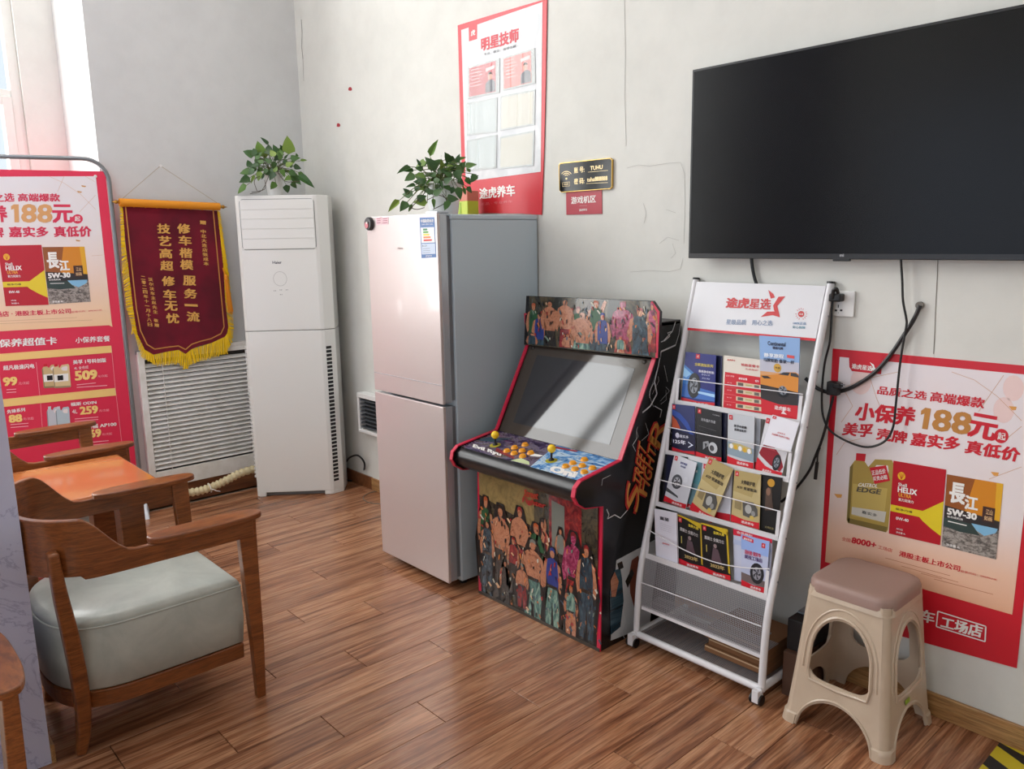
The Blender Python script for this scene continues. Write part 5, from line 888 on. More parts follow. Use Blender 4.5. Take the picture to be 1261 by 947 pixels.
# header board
HB = RP(-.008); b = MB(); hz0 = hx(852, 404, rxa).z
hc = [V((X0_-.002, YF(z)-.010, z)) for z in (1.198, 1.378)]; hd_ = [V((X1_+.002, YF(z)-.010, z)) for z in (1.198, 1.378)]
b.slab([hc[0], hd_[0], hd_[1], hc[1]], rn, .004, mat((222, 222, 226), .3)); hb = b.build('header_board', parent=rk)
HB = Plane(hc[0], rn); b = MB(); bl_, br_ = hc[0], hd_[0]; up_v = (hc[1]-hc[0]).normalized()
b.add([bl_+rn*.0008, br_+rn*.0008, br_+rn*.0008+up_v*.009, bl_+rn*.0008+up_v*.009], [(0, 1, 2, 3)], M_red)
C = lambda x, y: (840+x/5.73, 330+y/5.73)
M_r2 = mat((200, 54, 56), .4); M_gb_ = mat((140, 156, 184), .4)
HB.text(b, '途虎', C(310, 280), C(466, 284), C(318, 210), M_r2, .05, .001); HB.text(b, '星选', C(474, 288), C(620, 292), C(482, 216), M_r2, .035, .001)
HB.poly(b, [C(*p) for p in ((608, 155), (643, 182), (655, 208), (625, 217))], M_r2, .001); HB.poly(b, [C(*p) for p in ((680, 203), (728, 200), (672, 268), (690, 348), (648, 300), (642, 265))], M_r2, .001); HB.poly(b, [C(*p) for p in ((690, 348), (640, 333), (555, 345), (600, 308), (655, 306))], M_r2, .0012)
HB.text(b, '星级品质', C(310, 398), C(450, 402), C(314, 362), M_gb_, .02, .001); HB.text(b, '用心之选', C(492, 403), C(637, 408), C(494, 366), M_gb_, .02, .001)
HB.poly(b, [C(840+22*math.cos(a), 325+22*math.sin(a)) for a in [j*math.pi/8 for j in range(16)]], M_r2, .001)
for k in range(16):
    if k % 5 == 4: continue
    a = k*math.pi/8; HB.line(b, [C(840+32*math.cos(a), 325+32*math.sin(a)), C(840+42*math.cos(a), 325+42*math.sin(a))], .0018, M_r2, .001)
HB.text(b, '100%正品', C(783, 398), C(874, 402), C(784, 380), mat((100, 140, 180), .4), .02, .001); HB.text(b, '安心保障', C(778, 426), C(868, 430), C(779, 408), mat((100, 150, 170), .4), .02, .001)
HB.text(b, '认证', C(826, 331), C(854, 333), C(827, 317), M_pw, .02, .0014); b.build('lettering', parent=hb)
# ---- brochures
def brochure(tier, off, q, body, art, label, th=.004, name='brochure', cat='brochure'):
    """q = four cover corners TL,TR,BR,BL; each leans in its tier's pocket"""
    z = tiers[tier]; pl = Plane(V((0, YF(z)+.014+off, z)), V((0, -1, .13))); c = [pl(*p) for p in q]
    b = MB(); b.slab(c[::-1], pl.n, th, mat(body, .3)); o = tag(b.build(name), label, cat, 'brochures on the rack')
    def uv(u, v, l=.0008): return c[0]*(1-u)*(1-v)+c[1]*u*(1-v)+c[2]*u*v+c[3]*(1-u)*v+pl.n*l
    b = MB(); art(b, uv); b.build('cover_print', parent=o); return o
def P4(b, uv, pts, col, l=.0008): b.add([uv(u, v, l) for u, v in pts], [tuple(range(len(pts)))], mat(col, .3))
def T4(b, uv, t, u0, v0, u1, v1, col, bd=.02, l=.0016, sk=0): b.text(t, uv(u0, v1, l), uv(u1, v1+sk, l), uv(u0, v0, l), mat(col, .35), bd)
def circ(cu, cv, r, a=1.4, n=16): return [(cu+r*math.cos(j*2*math.pi/n), cv+r/a*math.sin(j*2*math.pi/n)) for j in range(n)]
def logo(b, uv, u=.04, v=.01): P4(b, uv, [(u, v), (u+.13, v), (u+.13, v+.09), (u, v+.09)], RED, .0012); T4(b, uv, '虎', u+.03, v+.02, u+.10, v+.07, (240, 220, 220), 0)
def foot(b, uv, v=.86, t='途虎养车', c=0): P4(b, uv, [(0, v), (.5, v+.04+c), (1, v+.02), (1, 1), (0, 1)], (206, 30, 44), .0011); T4(b, uv, t, .38, v+.06, .82, v+.11, (240, 230, 230), .02)
def wheel_(b, uv, cu, cv, r, a=1.5, tyre=(34, 36, 40), rim=(140, 146, 156)):
    P4(b, uv, circ(cu, cv, r, a), tyre, .0010); P4(b, uv, circ(cu, cv, r*.62, a), rim, .0013)
    for k in range(5): t_ = k*1.256; P4(b, uv, [(cu+.12*r*math.cos(t_+1.6), cv+.12*r/a*math.sin(t_+1.6)), (cu+r*.56*math.cos(t_+.25), cv+r*.56/a*math.sin(t_+.25)), (cu+r*.56*math.cos(t_-.25), cv+r*.56/a*math.sin(t_-.25))], (50, 52, 58), .0015)
    P4(b, uv, circ(cu, cv, r*.14, a), (60, 62, 68), .0017)
def a_b1(b, uv):
    P4(b, uv, [(0, .25), (.3, .38), (.45, .5), (.42, .75), (0, .8)], (70, 130, 200)); P4(b, uv, [(0, .3), (.25, .42), (.1, .5), (0, .48)], (140, 190, 230), .001); wheel_(b, uv, .36, .64, .2, .8)
    P4(b, uv, [(.0, .62), (1, .72), (1, .9), (0, .88)], (60, 110, 190), .0009); P4(b, uv, [(.5, .74), (1, .76), (1, .82), (.5, .78)], (170, 210, 245), .0011); logo(b, uv, .36, .02)
    T4(b, uv, '全新驰加系列', .34, .19, .92, .25, (226, 206, 90)); T4(b, uv, '御乘静音轮胎', .48, .32, .96, .37, (230, 230, 240)); T4(b, uv, '静享之旅', .58, .39, .84, .42, (200, 210, 240), 0); T4(b, uv, '舒适 静音', .6, .46, .84, .49, (200, 210, 240), 0); foot(b, uv, .90)
def a_b2(b, uv):
    T4(b, uv, '途虎养车', .1, .06, .32, .09, (206, 60, 60)); T4(b, uv, '轮胎套餐卡', .48, .11, .94, .16, (206, 50, 60)); T4(b, uv, '正品低价', .58, .19, .92, .22, (206, 60, 60), .01); P4(b, uv, [(.05, .31), (1, .33), (1, 1), (.03, 1)], (206, 26, 44))
    T4(b, uv, '名称 规格', .08, .36, .3, .39, (240, 200, 200), 0); T4(b, uv, '尊享套餐', .42, .38, .64, .42, (250, 240, 240)); T4(b, uv, '价', .84, .39, .94, .43, (250, 240, 240))
    for k in range(4):
        v = .465+k*.138; P4(b, uv, [(.36, v), (1, v+.015), (1, v+.095), (.36, v+.08)], (220, 200, 170), .0011); P4(b, uv, [(.4, v+.012), (.54, v+.014), (.54, v+.072), (.4, v+.07)], (96, 88, 80), .0014); P4(b, uv, [(.82, v+.024), (.94, v+.026), (.94, v+.084), (.82, v+.082)], (110, 104, 96), .0014); P4(b, uv, [(.60, v+.03), (.76, v+.033), (.76, v+.06), (.60, v+.057)], (190, 180, 120), .0014)
        T4(b, uv, '机油', .12, v+.03, .24, v+.05, (240, 200, 200), 0); P4(b, uv, [(.04, v+.115), (.36, v+.12), (.36, v+.124), (.04, v+.119)], (236, 140, 140), .0013)
def a_b3(b, uv):
    P4(b, uv, [(0, .30), (1, .30), (1, .55), (0, .52)], (190, 190, 204)); P4(b, uv, [(0, .45), (1, .45), (1, .68), (0, .66)], (214, 160, 110), .0009); P4(b, uv, [(0, .62), (1, .66), (1, .86), (0, .82)], (50, 44, 44), .001)
    P4(b, uv, [(.0, .50), (.25, .49), (.5, .46), (.68, .43), (.92, .42), (1, .44), (1, .66), (.0, .62)], (214, 138, 50), .0012); P4(b, uv, [(.48, .47), (.62, .435), (.78, .43), (.74, .47)], (50, 50, 56), .0015); P4(b, uv, [(.8, .43), (.94, .43), (1, .46), (1, .48), (.8, .47)], (60, 56, 58), .0015); P4(b, uv, [(.02, .51), (.2, .505), (.3, .53), (.1, .54)], (40, 36, 34), .0015); wheel_(b, uv, .6, .66, .18, 2.0)
    T4(b, uv, 'Continental', .22, .065, .66, .115, (40, 44, 70), .03); T4(b, uv, '德国马牌', .34, .125, .6, .16, (50, 50, 80), .03); T4(b, uv, '静享旅程', .12, .215, .62, .265, (240, 244, 250), .03); P4(b, uv, [(.7, .215), (.88, .22), (.88, .255), (.7, .25)], (214, 80, 80), .0012); T4(b, uv, '马牌轮胎 像家一样', .10, .28, .88, .325, (36, 44, 70), .03); P4(b, uv, circ(.46, .39, .10, 1.8), (206, 160, 60), .0012); T4(b, uv, '年度', .4, .375, .53, .40, (90, 60, 20)); foot(b, uv, .80)
    P4(b, uv, [(.6, .86), (.68, .89), (.64, .92), (.72, .95), (.56, .95), (.60, .92)], (240, 220, 220), .0018)
def a_c1(b, uv):
    P4(b, uv, [(0, .12), (.35, .18), (.7, .35), (.95, .6), (.95, .7), (.6, .45), (.3, .3), (0, .22)], (40, 74, 160)); P4(b, uv, [(0, .24), (.2, .34), (.36, .48), (.36, .52), (0, .5)], (190, 84, 50)); P4(b, uv, [(0, .53), (1, .60), (1, .96), (0, .92)], (30, 30, 60), .0009)
    T4(b, uv, '嘉实多', .34, .63, .74, .69, (230, 230, 240)); P4(b, uv, circ(.24, .655, .09, 1.6), (220, 220, 236), .0012); T4(b, uv, '125年', .06, .74, .6, .83, (236, 238, 250), .03); P4(b, uv, [(.72, .75), (.94, .81), (.72, .88), (.72, .86), (.86, .81), (.72, .77)], (230, 236, 250), .0012); logo(b, uv, .02, .02); P4(b, uv, [(0, .92), (.5, .96), (1, .93), (1, 1), (0, 1)], (200, 30, 44), .0012)
def a_c2(b, uv):
    logo(b, uv, .08, .03); T4(b, uv, '刹车盘片专家', .22, .2, .78, .26, (190, 190, 196), .01); T4(b, uv, '安全制动', .66, .07, .94, .09, (200, 200, 204), 0); P4(b, uv, [(.12, .37), (.8, .40), (.8, .404), (.12, .374)], (120, 120, 124), .001); P4(b, uv, [(.1, .45), (.8, .49), (.8, .494), (.1, .454)], (90, 90, 94), .001)
    P4(b, uv, circ(.68, .76, .17, 1.5), (196, 198, 202), .001); P4(b, uv, circ(.64, .77, .09, 1.5), (70, 70, 74), .0013); P4(b, uv, [(.3, .68), (.5, .64), (.56, .72), (.4, .78), (.3, .84)], (150, 152, 156), .0014); P4(b, uv, [(.36, .7), (.46, .7), (.4, .8)], (40, 40, 44), .0016); foot(b, uv, .90, '途虎养车')
def a_dk(b, uv): P4(b, uv, [(.1, .02), (.9, .02), (.9, .9), (.1, .9)], (24, 28, 56))
def a_c3(b, uv):
    P4(b, uv, [(0, .55), (1, .6), (1, .85), (0, .8)], (140, 158, 172)); P4(b, uv, [(.05, .60), (.25, .56), (.5, .56), (.9, .6), (.94, .70), (.05, .67)], (196, 180, 120), .001)
    for k in range(5): P4(b, uv, circ(.15+.17*k, .63+.008*k, .07, 1.4, 10), [(240, 240, 240), (216, 170, 50)][k % 2], .0012)
    logo(b, uv, .05, .03); T4(b, uv, '美孚®速霸', .24, .2, .72, .25, (44, 44, 50), .03); T4(b, uv, '润滑油系列', .26, .27, .70, .32, (44, 44, 50), .03); foot(b, uv, .84)
def a_c4(b, uv):
    P4(b, uv, [(.18, .40), (.45, .46), (.8, .62), (.98, .80), (.9, .9), (.5, .82), (.1, .70), (.02, .66)], (150, 30, 44)); P4(b, uv, [(.2, .42), (.4, .47), (.6, .56), (.3, .55)], (190, 70, 80), .001); wheel_(b, uv, .72, .75, .15, 1.0); logo(b, uv, .02, .02)
    P4(b, uv, [(0, .74), (.35, .86), (.7, .90), (1, .90), (1, 1), (0, 1)], (214, 36, 50), .0018); T4(b, uv, '途虎养车', .28, .92, .62, .965, (240, 230, 230), .03, .0022)
def a_c5(b, uv): logo(b, uv, .04, .02); T4(b, uv, '途虎养车', .38, .47, .66, .52, (216, 110, 110), .01); T4(b, uv, '正品保障 专业养车工场店', .2, .56, .84, .62, (206, 50, 60), .02)
def a_d1(b, uv):
    wheel_(b, uv, .38, .52, .23, 1.5, (84, 86, 92), (190, 192, 198)); P4(b, uv, [(.0, .7), (.55, .8), (.6, .84), (0, .78)], (80, 82, 86)); logo(b, uv, .05, .02); T4(b, uv, '刹车养护', .34, .09, .64, .14, (70, 80, 140), .03); T4(b, uv, '制动盘', .38, .16, .6, .2, (70, 80, 140), .02); P4(b, uv, circ(.72, .42, .09), (214, 216, 224), .001); foot(b, uv, .88)
def a_teal(b, uv): P4(b, uv, [(0, .1), (1, .14), (1, .5), (0, .46)], (90, 150, 160)); T4(b, uv, '火花塞', .4, .2, .8, .25, (230, 240, 240), .01); foot(b, uv, .9)
def a_wr(b, uv): P4(b, uv, [(0, .9), (1, .86), (1, 1), (0, 1)], (190, 30, 44)); logo(b, uv, .1, .02)
def a_gold(b, uv):
    P4(b, uv, [(0, 0), (1, 0), (.7, .45), (0, .4)], (176, 156, 104)); T4(b, uv, '大师级护理', .28, .16, .80, .24, (60, 54, 44), .03); T4(b, uv, 'ATF 变速箱油', .14, .28, .86, .34, (60, 54, 44), .03)
    P4(b, uv, [(.1, .56), (.34, .56), (.34, .74), (.1, .72)], (150, 134, 96), .001); P4(b, uv, [(.38, .58), (.5, .54), (.78, .54), (.92, .64), (.94, .76), (.7, .84), (.42, .82)], (90, 88, 84), .0012); P4(b, uv, circ(.6, .68, .12), (180, 180, 176), .0014); P4(b, uv, circ(.78, .74, .07), (150, 150, 148), .0015); P4(b, uv, circ(.74, .82, .08, 2.2), (206, 180, 90), .0017); logo(b, uv, .04, .02); foot(b, uv, .86)
def a_blk(b, uv): P4(b, uv, circ(.52, .12, .17, 2.4), (196, 146, 50), .001); P4(b, uv, [(.3, .24), (.55, .2), (.62, .4), (.72, .6), (.3, .62)], (84, 66, 56), .001); P4(b, uv, circ(.42, .28, .1), (140, 104, 84), .0013); T4(b, uv, '大师机油', .36, .89, .8, .93, (150, 136, 90), .01)
def a_e1(b, uv): T4(b, uv, '董菊', .26, .13, .66, .20, (70, 66, 76), .03); [P4(b, uv, [(.24, v), (.76, v+.02), (.76, v+.024), (.24, v+.004)], (176, 172, 184), .001) for v in (.27, .31, .35, .39)]; T4(b, uv, '途虎养车', .34, .655, .66, .685, (206, 80, 90), .03)
def a_e2(b, uv):
    P4(b, uv, [(0, 0), (1, .0), (1, .12), (.9, .11), (.4, .04), (0, .03)], (206, 176, 40)); P4(b, uv, [(.93, .05), (1, .05), (1, .88), (.93, .86)], (190, 160, 40)); logo(b, uv, .06, .05); T4(b, uv, '金牌大师', .46, .1, .86, .16, (226, 200, 60), .03); T4(b, uv, '黑骑士 全能力士', .12, .24, .84, .31, (196, 190, 190), .03)
    P4(b, uv, circ(.5, .40, .06), (150, 130, 130), .001); P4(b, uv, [(.42, .44), (.6, .46), (.72, .72), (.34, .70)], (96, 76, 84), .001); P4(b, uv, [(.16, .42), (.19, .42), (.19, .56), (.16, .56)], (200, 180, 90), .001); T4(b, uv, '2022年', .3, .76, .8, .84, (196, 170, 110), .04); foot(b, uv, .88)
def a_e4(b, uv):
    P4(b, uv, [(0, .0), (1, 0), (1, .3), (0, .28)], (150, 176, 230)); P4(b, uv, [(0, .72), (1, .78), (1, .92), (0, .88)], (110, 96, 96)); wheel_(b, uv, .62, .67, .27, 1.35, (40, 40, 44), (150, 150, 160)); P4(b, uv, [(.05, .01), (.45, .04), (.45, .11), (.05, .08)], (206, 40, 60), .001); T4(b, uv, '赛轮轮胎', .1, .045, .4, .085, (250, 240, 240)); logo(b, uv, .74, .06); T4(b, uv, '选好胎 配好车', .14, .27, .74, .35, (200, 50, 90), .03); T4(b, uv, '就找工场店', .14, .36, .8, .44, (80, 50, 110), .03); foot(b, uv, .87)
def a_e5(b, uv): P4(b, uv, [(0, .0), (1, .0), (1, .08), (0, .12)], (206, 34, 60)); P4(b, uv, [(.0, .2), (1, .2), (1, .26), (0, .3)], (180, 190, 220)); T4(b, uv, '会员福利', .1, .02, .5, .07, (250, 230, 230))
BR = [
 (0, .014, [(872, 436.5), (889.5, 438.5), (886.5, 502), (870, 500)], (30, 34, 84), a_dk, 'plain navy brochure tucked behind the blue tyre brochure on the top tier'),
 (0, 0, [(844.3, 433.1), (881.8, 437.4), (880, 501), (838.6, 495.2)], (34, 40, 120), a_b1, 'dark blue tyre brochure at the left end of the top tier'),
 (0, .006, [(891.4, 437.4), (938, 443.2), (938, 508.5), (889.2, 502.8)], (226, 218, 206), a_b2, 'red and cream price list brochure in the middle of the top tier'),
 (0, -.004, [(934.9, 413.1), (985.2, 416.4), (982, 517.8), (937.8, 509.9)], (140, 174, 220), a_b3, 'tall light blue brochure with a golden car, right end of the top tier'),
 (1, 0, [(827.8, 497.1), (855.5, 500.3), (855.7, 560), (827.8, 555)], (34, 44, 100), a_c1, 'navy brochure with 125 on its cover, left end of the second tier'),
 (1, .014, [(884, 504), (896.5, 507), (893.5, 570), (884, 569)], (24, 22, 44), a_dk, 'dark navy brochure showing as a strip beside the black disc brochure'),
 (1, .004, [(857.2, 500.7), (888.5, 508.0), (888.5, 568.2), (856.4, 561.5)], (28, 28, 32), a_c2, 'black brochure with a grey brake disc on the second tier'),
 (1, .014, [(921, 511.5), (937, 514.5), (934, 577), (920, 577)], (168, 174, 182), a_wr, 'pale grey brochure edge behind the silver oil brochure'),
 (1, 0, [(896.6, 508.5), (929.2, 513.8), (927.8, 579.2), (895.6, 571.3)], (196, 200, 206), a_c3, 'silver grey lubricant brochure with a row of bottles on the second tier'),
 (1, .006, [(944, 512.8), (978, 522.5), (962, 588.5), (929.2, 580)], (216, 216, 220), a_c4, 'tilted brochure with a red car and wheel, right end of the second tier'),
 (1, -.006, [(951.3, 510.7), (984.1, 520.7), (973.4, 556.4), (939.2, 547.1)], (234, 234, 242), a_c5, 'small tilted white booklet lying over the red car brochure'),
 (2, .010, [(819.3, 559.3), (847, 563), (841, 621), (815.5, 614)], (26, 26, 32), a_dk, 'black brochure behind the white brake disc one, left end of the third tier'),
 (2, .014, [(845, 563.5), (864.5, 568.6), (859, 626), (842, 624)], (112, 150, 162), a_teal, 'teal brochure between the white brake disc one and the tilted gold one'),
 (2, 0, [(830.7, 559.3), (858.2, 570), (844.2, 626.6), (817.1, 616.8)], (208, 210, 218), a_d1, 'tilted white brochure with a grey brake disc on the third tier'),
 (2, .016, [(863, 568.6), (902, 579), (899, 642), (861, 633)], (206, 208, 218), a_wr, 'pale brochure showing between the two gold brochures'),
 (2, -.004, [(873.5, 562.8), (902.8, 577.8), (876.4, 644.2), (849.2, 627.1)], (196, 178, 128), a_gold, 'gold gearbox brochure leaning to the right, the tilted one of two gold ones'),
 (2, 0, [(904.9, 578.5), (937, 585), (934.9, 652), (899.9, 642)], (192, 174, 126), a_gold, 'upright gold gearbox brochure on the third tier'),
 (2, .008, [(936.5, 584), (963.4, 588.5), (957, 658.5), (933.5, 652.8)], (26, 24, 22), a_blk, 'black brochure with a yellow oval badge, right end of the third tier'),
 (3, .004, [(834, 632.8), (864.5, 645.5), (866.2, 703.4), (834.2, 693.5)], (26, 24, 24), a_e2, 'left one of two black and yellow brochures on the lowest tier'),
 (3, 0, [(863.5, 643.5), (896.3, 652), (899.9, 715), (865.7, 704.5)], (26, 24, 24), a_e2, 'right one of two black and yellow brochures on the lowest tier'),
 (3, .012, [(903, 651), (951, 664), (948, 727), (904, 714)], (196, 200, 220), a_e5, 'red topped pamphlet behind the pale blue tyre brochure'),
 (3, 0, [(912.8, 657.8), (947.7, 667), (942.7, 731), (913, 722)], (190, 196, 222), a_e4, 'pale blue brochure with a big tyre, right end of the lowest tier'),
 (3, -.008, [(805.7, 626.4), (832.8, 632.1), (834.4, 694.6), (807.8, 685)], (226, 224, 236), a_e1, 'thick white booklet at the left end of the lowest tier')]
for k, (ti, off, qd, body, art, lb) in enumerate(BR): brochure(ti, off, qd, body, art, lb, th=.003 if k != len(BR)-1 else .008)
# ---- cartons stacked behind and on the rack base
M_cb = mat((124, 84, 52), .8, name='cardboard'); cx0, cx1, cy0, cy1 = -1.475, -1.10, 2.30, 2.535
lbs = ('lowest', 'second from the floor', 'third from the floor', 'uppermost')
for i in range(4):
    z, h = .0625+i*.0248, .0238; dx = [0, .010, -.006, .006, .014][i]; b = MB(); b.box((-1.53+dx, 2.30+abs(dx), z), (-1.282, 2.515, z+h), M_cb); o = tag(b.build('flat_carton', bevel=.002), lbs[i]+' of the four flat brown cartons piled on the rack base', 'carton', 'cartons on the rack base')
    e = MB(); e.box((-1.53+dx+.004, 2.2985+abs(dx), z+h*.75), (-1.286, 2.30+abs(dx), z+h*.95), mat((190, 160, 126), .7)); e.build('flap_edge', parent=o)
b = MB(); b.box((-1.244, 2.34, 0), (-1.180, WY-.03, .16), mat((84, 56, 40), .8)); o = tag(b.build('carton', bevel=.003), 'dark brown carton standing on the floor between the rack and the stool', 'carton'); e = MB(); e.box((-1.2455, 2.42, .02), (-1.1785, 2.46, .161), mat((100, 74, 54), .7)); e.build('packing_tape', parent=o)
b = MB(); b.box((-1.244, 2.36, .1615), (-1.180, WY-.04, .272), mat((22, 20, 22), .5)); o = tag(b.build('black_box', bevel=.003), 'black box lying on top of the dark brown carton behind the stool', 'box'); e = MB(); e.box((-1.240, 2.42, .272), (-1.186, 2.52, .278), mat((120, 124, 130), .4)); e.build('grey_leaflet', parent=o)
# =================================================================== TELEVISION
tvy = WY-.065; A = hy(848, 87, tvy); B = hy(852, 318, tvy); tw = 1.235; tx = (A.x+B.x)/2; tz0, tz1 = hy(1050, 316.2, tvy).z, hy(1050, 44, tvy).z
tz0, tz1 = B.z, A.z
tv = thing('television', 'large black flat screen television mounted on the wall', 'television', (tx+tw/2, tvy, tz0))
b = MB(); b.box((tx, tvy, tz0), (tx+tw, tvy+.018, tz1), mat((22, 22, 24), .35)); b.box((tx+.2, tvy+.018, tz0+.03), (tx+tw-.2, tvy+.045, tz0+.45), M_black); b.build('casing', parent=tv, bevel=.002)
b = MB(); b.box((tx+.008, tvy-.0015, tz0+.018), (tx+tw-.008, tvy, tz1-.008), mat((5, 5, 7), .22, spec=.22, name='tv_glass')); b.build('screen', parent=tv)
b = MB(); p = hy(1036, 315, tvy); b.box((p.x-.028, tvy-.001, tz0-.006), (p.x+.028, tvy+.012, tz0+.003), M_black); lg = b.build('sensor_bar', parent=tv, bevel=.002)
b = MB(); PTv = Plane((0, tvy, 0), (0, -1, 0)); PTv.text(b, 'mi', (1034.2, 316), (1039, 316), (1034.2, 312.6), mat((180, 180, 184), .4), .03, .0006); b.build('lettering', parent=tv)
b = MB(); b.box((tx+.35, tvy+.045, tz0+.12), (tx+.85, WY-.001, tz0+.40), M_steel); b.build('wall_bracket', parent=tv)
# =================================================================== SOCKET, PLUGS AND CABLES ON THE RIGHT WALL
sk = [PR(*p) for p in ((1024, 357), (1052, 358.5), (1050.5, 391), (1023, 389))]; c = sum(sk, V())/4
so = thing('wall_socket', 'white wall socket plate beside the brochure rack header', 'socket', c)
b = MB(); b.box((c.x-.05, WY-.009, c.z-.043), (c.x+.043, WY-.0005, c.z+.043), M_white); b.build('face_plate', parent=so, bevel=.003)
b = MB(); 
for px, py, dx, dz in ((1033.5, 377, .0015, .005), (1030.5, 382, .004, .003), (1037, 382, .004, .003), (1033.5, 385, .001, .001)): p = PR(px, py); b.box((p.x-dx, WY-.0098, p.z-dz), (p.x+dx, WY-.0088, p.z+dz), M_dark)
b.build('socket_holes', parent=so)
PC = Plane((0, WY-.027, 0), (0, -1, 0)); PC2 = Plane((0, WY-.012, 0), (0, -1, 0))
b = MB(); p = PC(1031, 366); b.box((p.x-.022, WY-.045, p.z-.014), (p.x+.018, WY-.0095, p.z+.012), M_black); pw = tag(b.build('power_plug', bevel=.005), 'black plug pushed into the white wall socket', 'plug')
b = MB(); b.tube(smoothpath([PC(1032, 361, .01), PC(1030, 356, .02), PC(1026.5, 358, .02), PC(1025.5, 368, .015)], 4), .006, M_black, 8); b.build('strain_relief', parent=pw, smooth=True)
b = MB(); b.tube(smoothpath([PC(x, y) for x, y in ((1025.5, 366), (1024, 390), (1022, 420), (1016, 445), (1013, 470), (1012, 495), (1014, 514), (1022, 530), (1040, 542), (1062, 550), (1078, 549), (1092, 541), (1100, 525), (1103, 500), (1107, 460), (1111, 430), (1116, 402), (1116, 392), (1112, 370), (1111, 345), (1109.5, 322), (1109, 308))], 5), .0038, M_black, 8); tag(b.build('power_cable', smooth=True), 'thin black cable hanging in a loop from the television over the poster', 'cable')
b = MB(); b.tube(smoothpath([PC2(x, y) for x, y in ((1133, 376), (1126, 392), (1113, 413), (1098, 435), (1080, 456), (1060, 471), (1040, 480.5), (1022, 483), (1010, 480), (1001, 474), (992, 466))], 5), .0068, mat((34, 32, 34), .45), 8); cc = tag(b.build('thick_cable', smooth=True), 'thick black cable coming out of a hole in the wall and sagging to the left', 'cable')
b = MB(); b.lathe(PR(1133.3, 376), [(.012, 0), (.012, .008), (.007, .008)], mat((120, 114, 106), .7), 12, (0, -1, 0)); b.build('wall_grommet', parent=cc)
b = MB(); p = PC(1027.5, 478); b.box((p.x-.018, WY-.05, p.z-.022), (p.x+.020, WY-.018, p.z+.024), M_black); b.box((p.x+.006, WY-.055, p.z+.004), (p.x+.03, WY-.025, p.z+.022), M_black); pg = tag(b.build('hanging_plug', bevel=.004), 'black plug block hanging on the thick cable at the poster edge', 'plug')
b = MB(); 
for dz in (.008, .017): b.box((p.x+.03, WY-.045, p.z+dz), (p.x+.042, WY-.041, p.z+dz+.003), M_steel)
b.build('prong', parent=pg)
b = MB(); b.tube(smoothpath([PC(x, y) for x, y in ((1026, 488), (1022, 505), (1017, 525), (1011, 545), (1004, 562), (998, 577), (988, 592), (976, 606), (962, 618))], 5), .0048, M_black, 8); tag(b.build('plug_cable', smooth=True), 'black cable running down from the hanging plug to behind the rack', 'cable')
b = MB(); b.tube(smoothpath([PC(1010, 551, .004), PC(1007, 560, .008), PC(1006.5, 570, .008)], 4), .003, M_black, 6); b.tube([PC(1006.3, 569, .008), PC(1004, 590, .008)], .0062, M_black, 8); tag(b.build('cable_connector', smooth=True), 'small black connector dangling from the cable beside the rack', 'connector')
b = MB(); b.tube(smoothpath([PC2(x, y) for x, y in ((925, 305), (926, 325), (930, 345), (938, 365), (946, 390))], 5), .006, M_black, 8); tag(b.build('television_cable', smooth=True), 'black cable dropping from the television behind the rack header', 'cable')
# =================================================================== PLASTIC STOOL
sc_ = V((-1.003, 2.384, 0)); st = thing('plastic_stool', 'square beige plastic stool with a brown seat top in front of the poster', 'stool', sc_)
t = NT('beige_plastic', .32); f = t.noise(t.coords((1, 1, 1)), 12, 3); t.l(t.ramp(f, [(.3, (190, 170, 148)), (.7, (200, 182, 160))]), t.b.inputs['Base Color']); t.b.inputs['Coat Weight'].default_value = .2; M_sb = t.m
M_st = mat((156, 128, 118), .45, name='brown_seat_plastic')
hb_, ht_, zt_ = .170, .128, .462                        # half widths at floor and at the seat
hw = lambda z: hb_+(ht_-hb_)*(z/zt_)**.85
def side_pt(k, u, z, o=0):                              # k side index, u -1..1 across, z height, o outward offset
    h = hw(z)+o; x, y = u*hw(z), -h
    for _ in range(k): x, y = -y, x
    return V((x, y, z))
nU = 24
def arch_top(u): return .175+.185*math.sqrt(max(0, 1-(u/.60)**2)) if abs(u) < .60 else 0
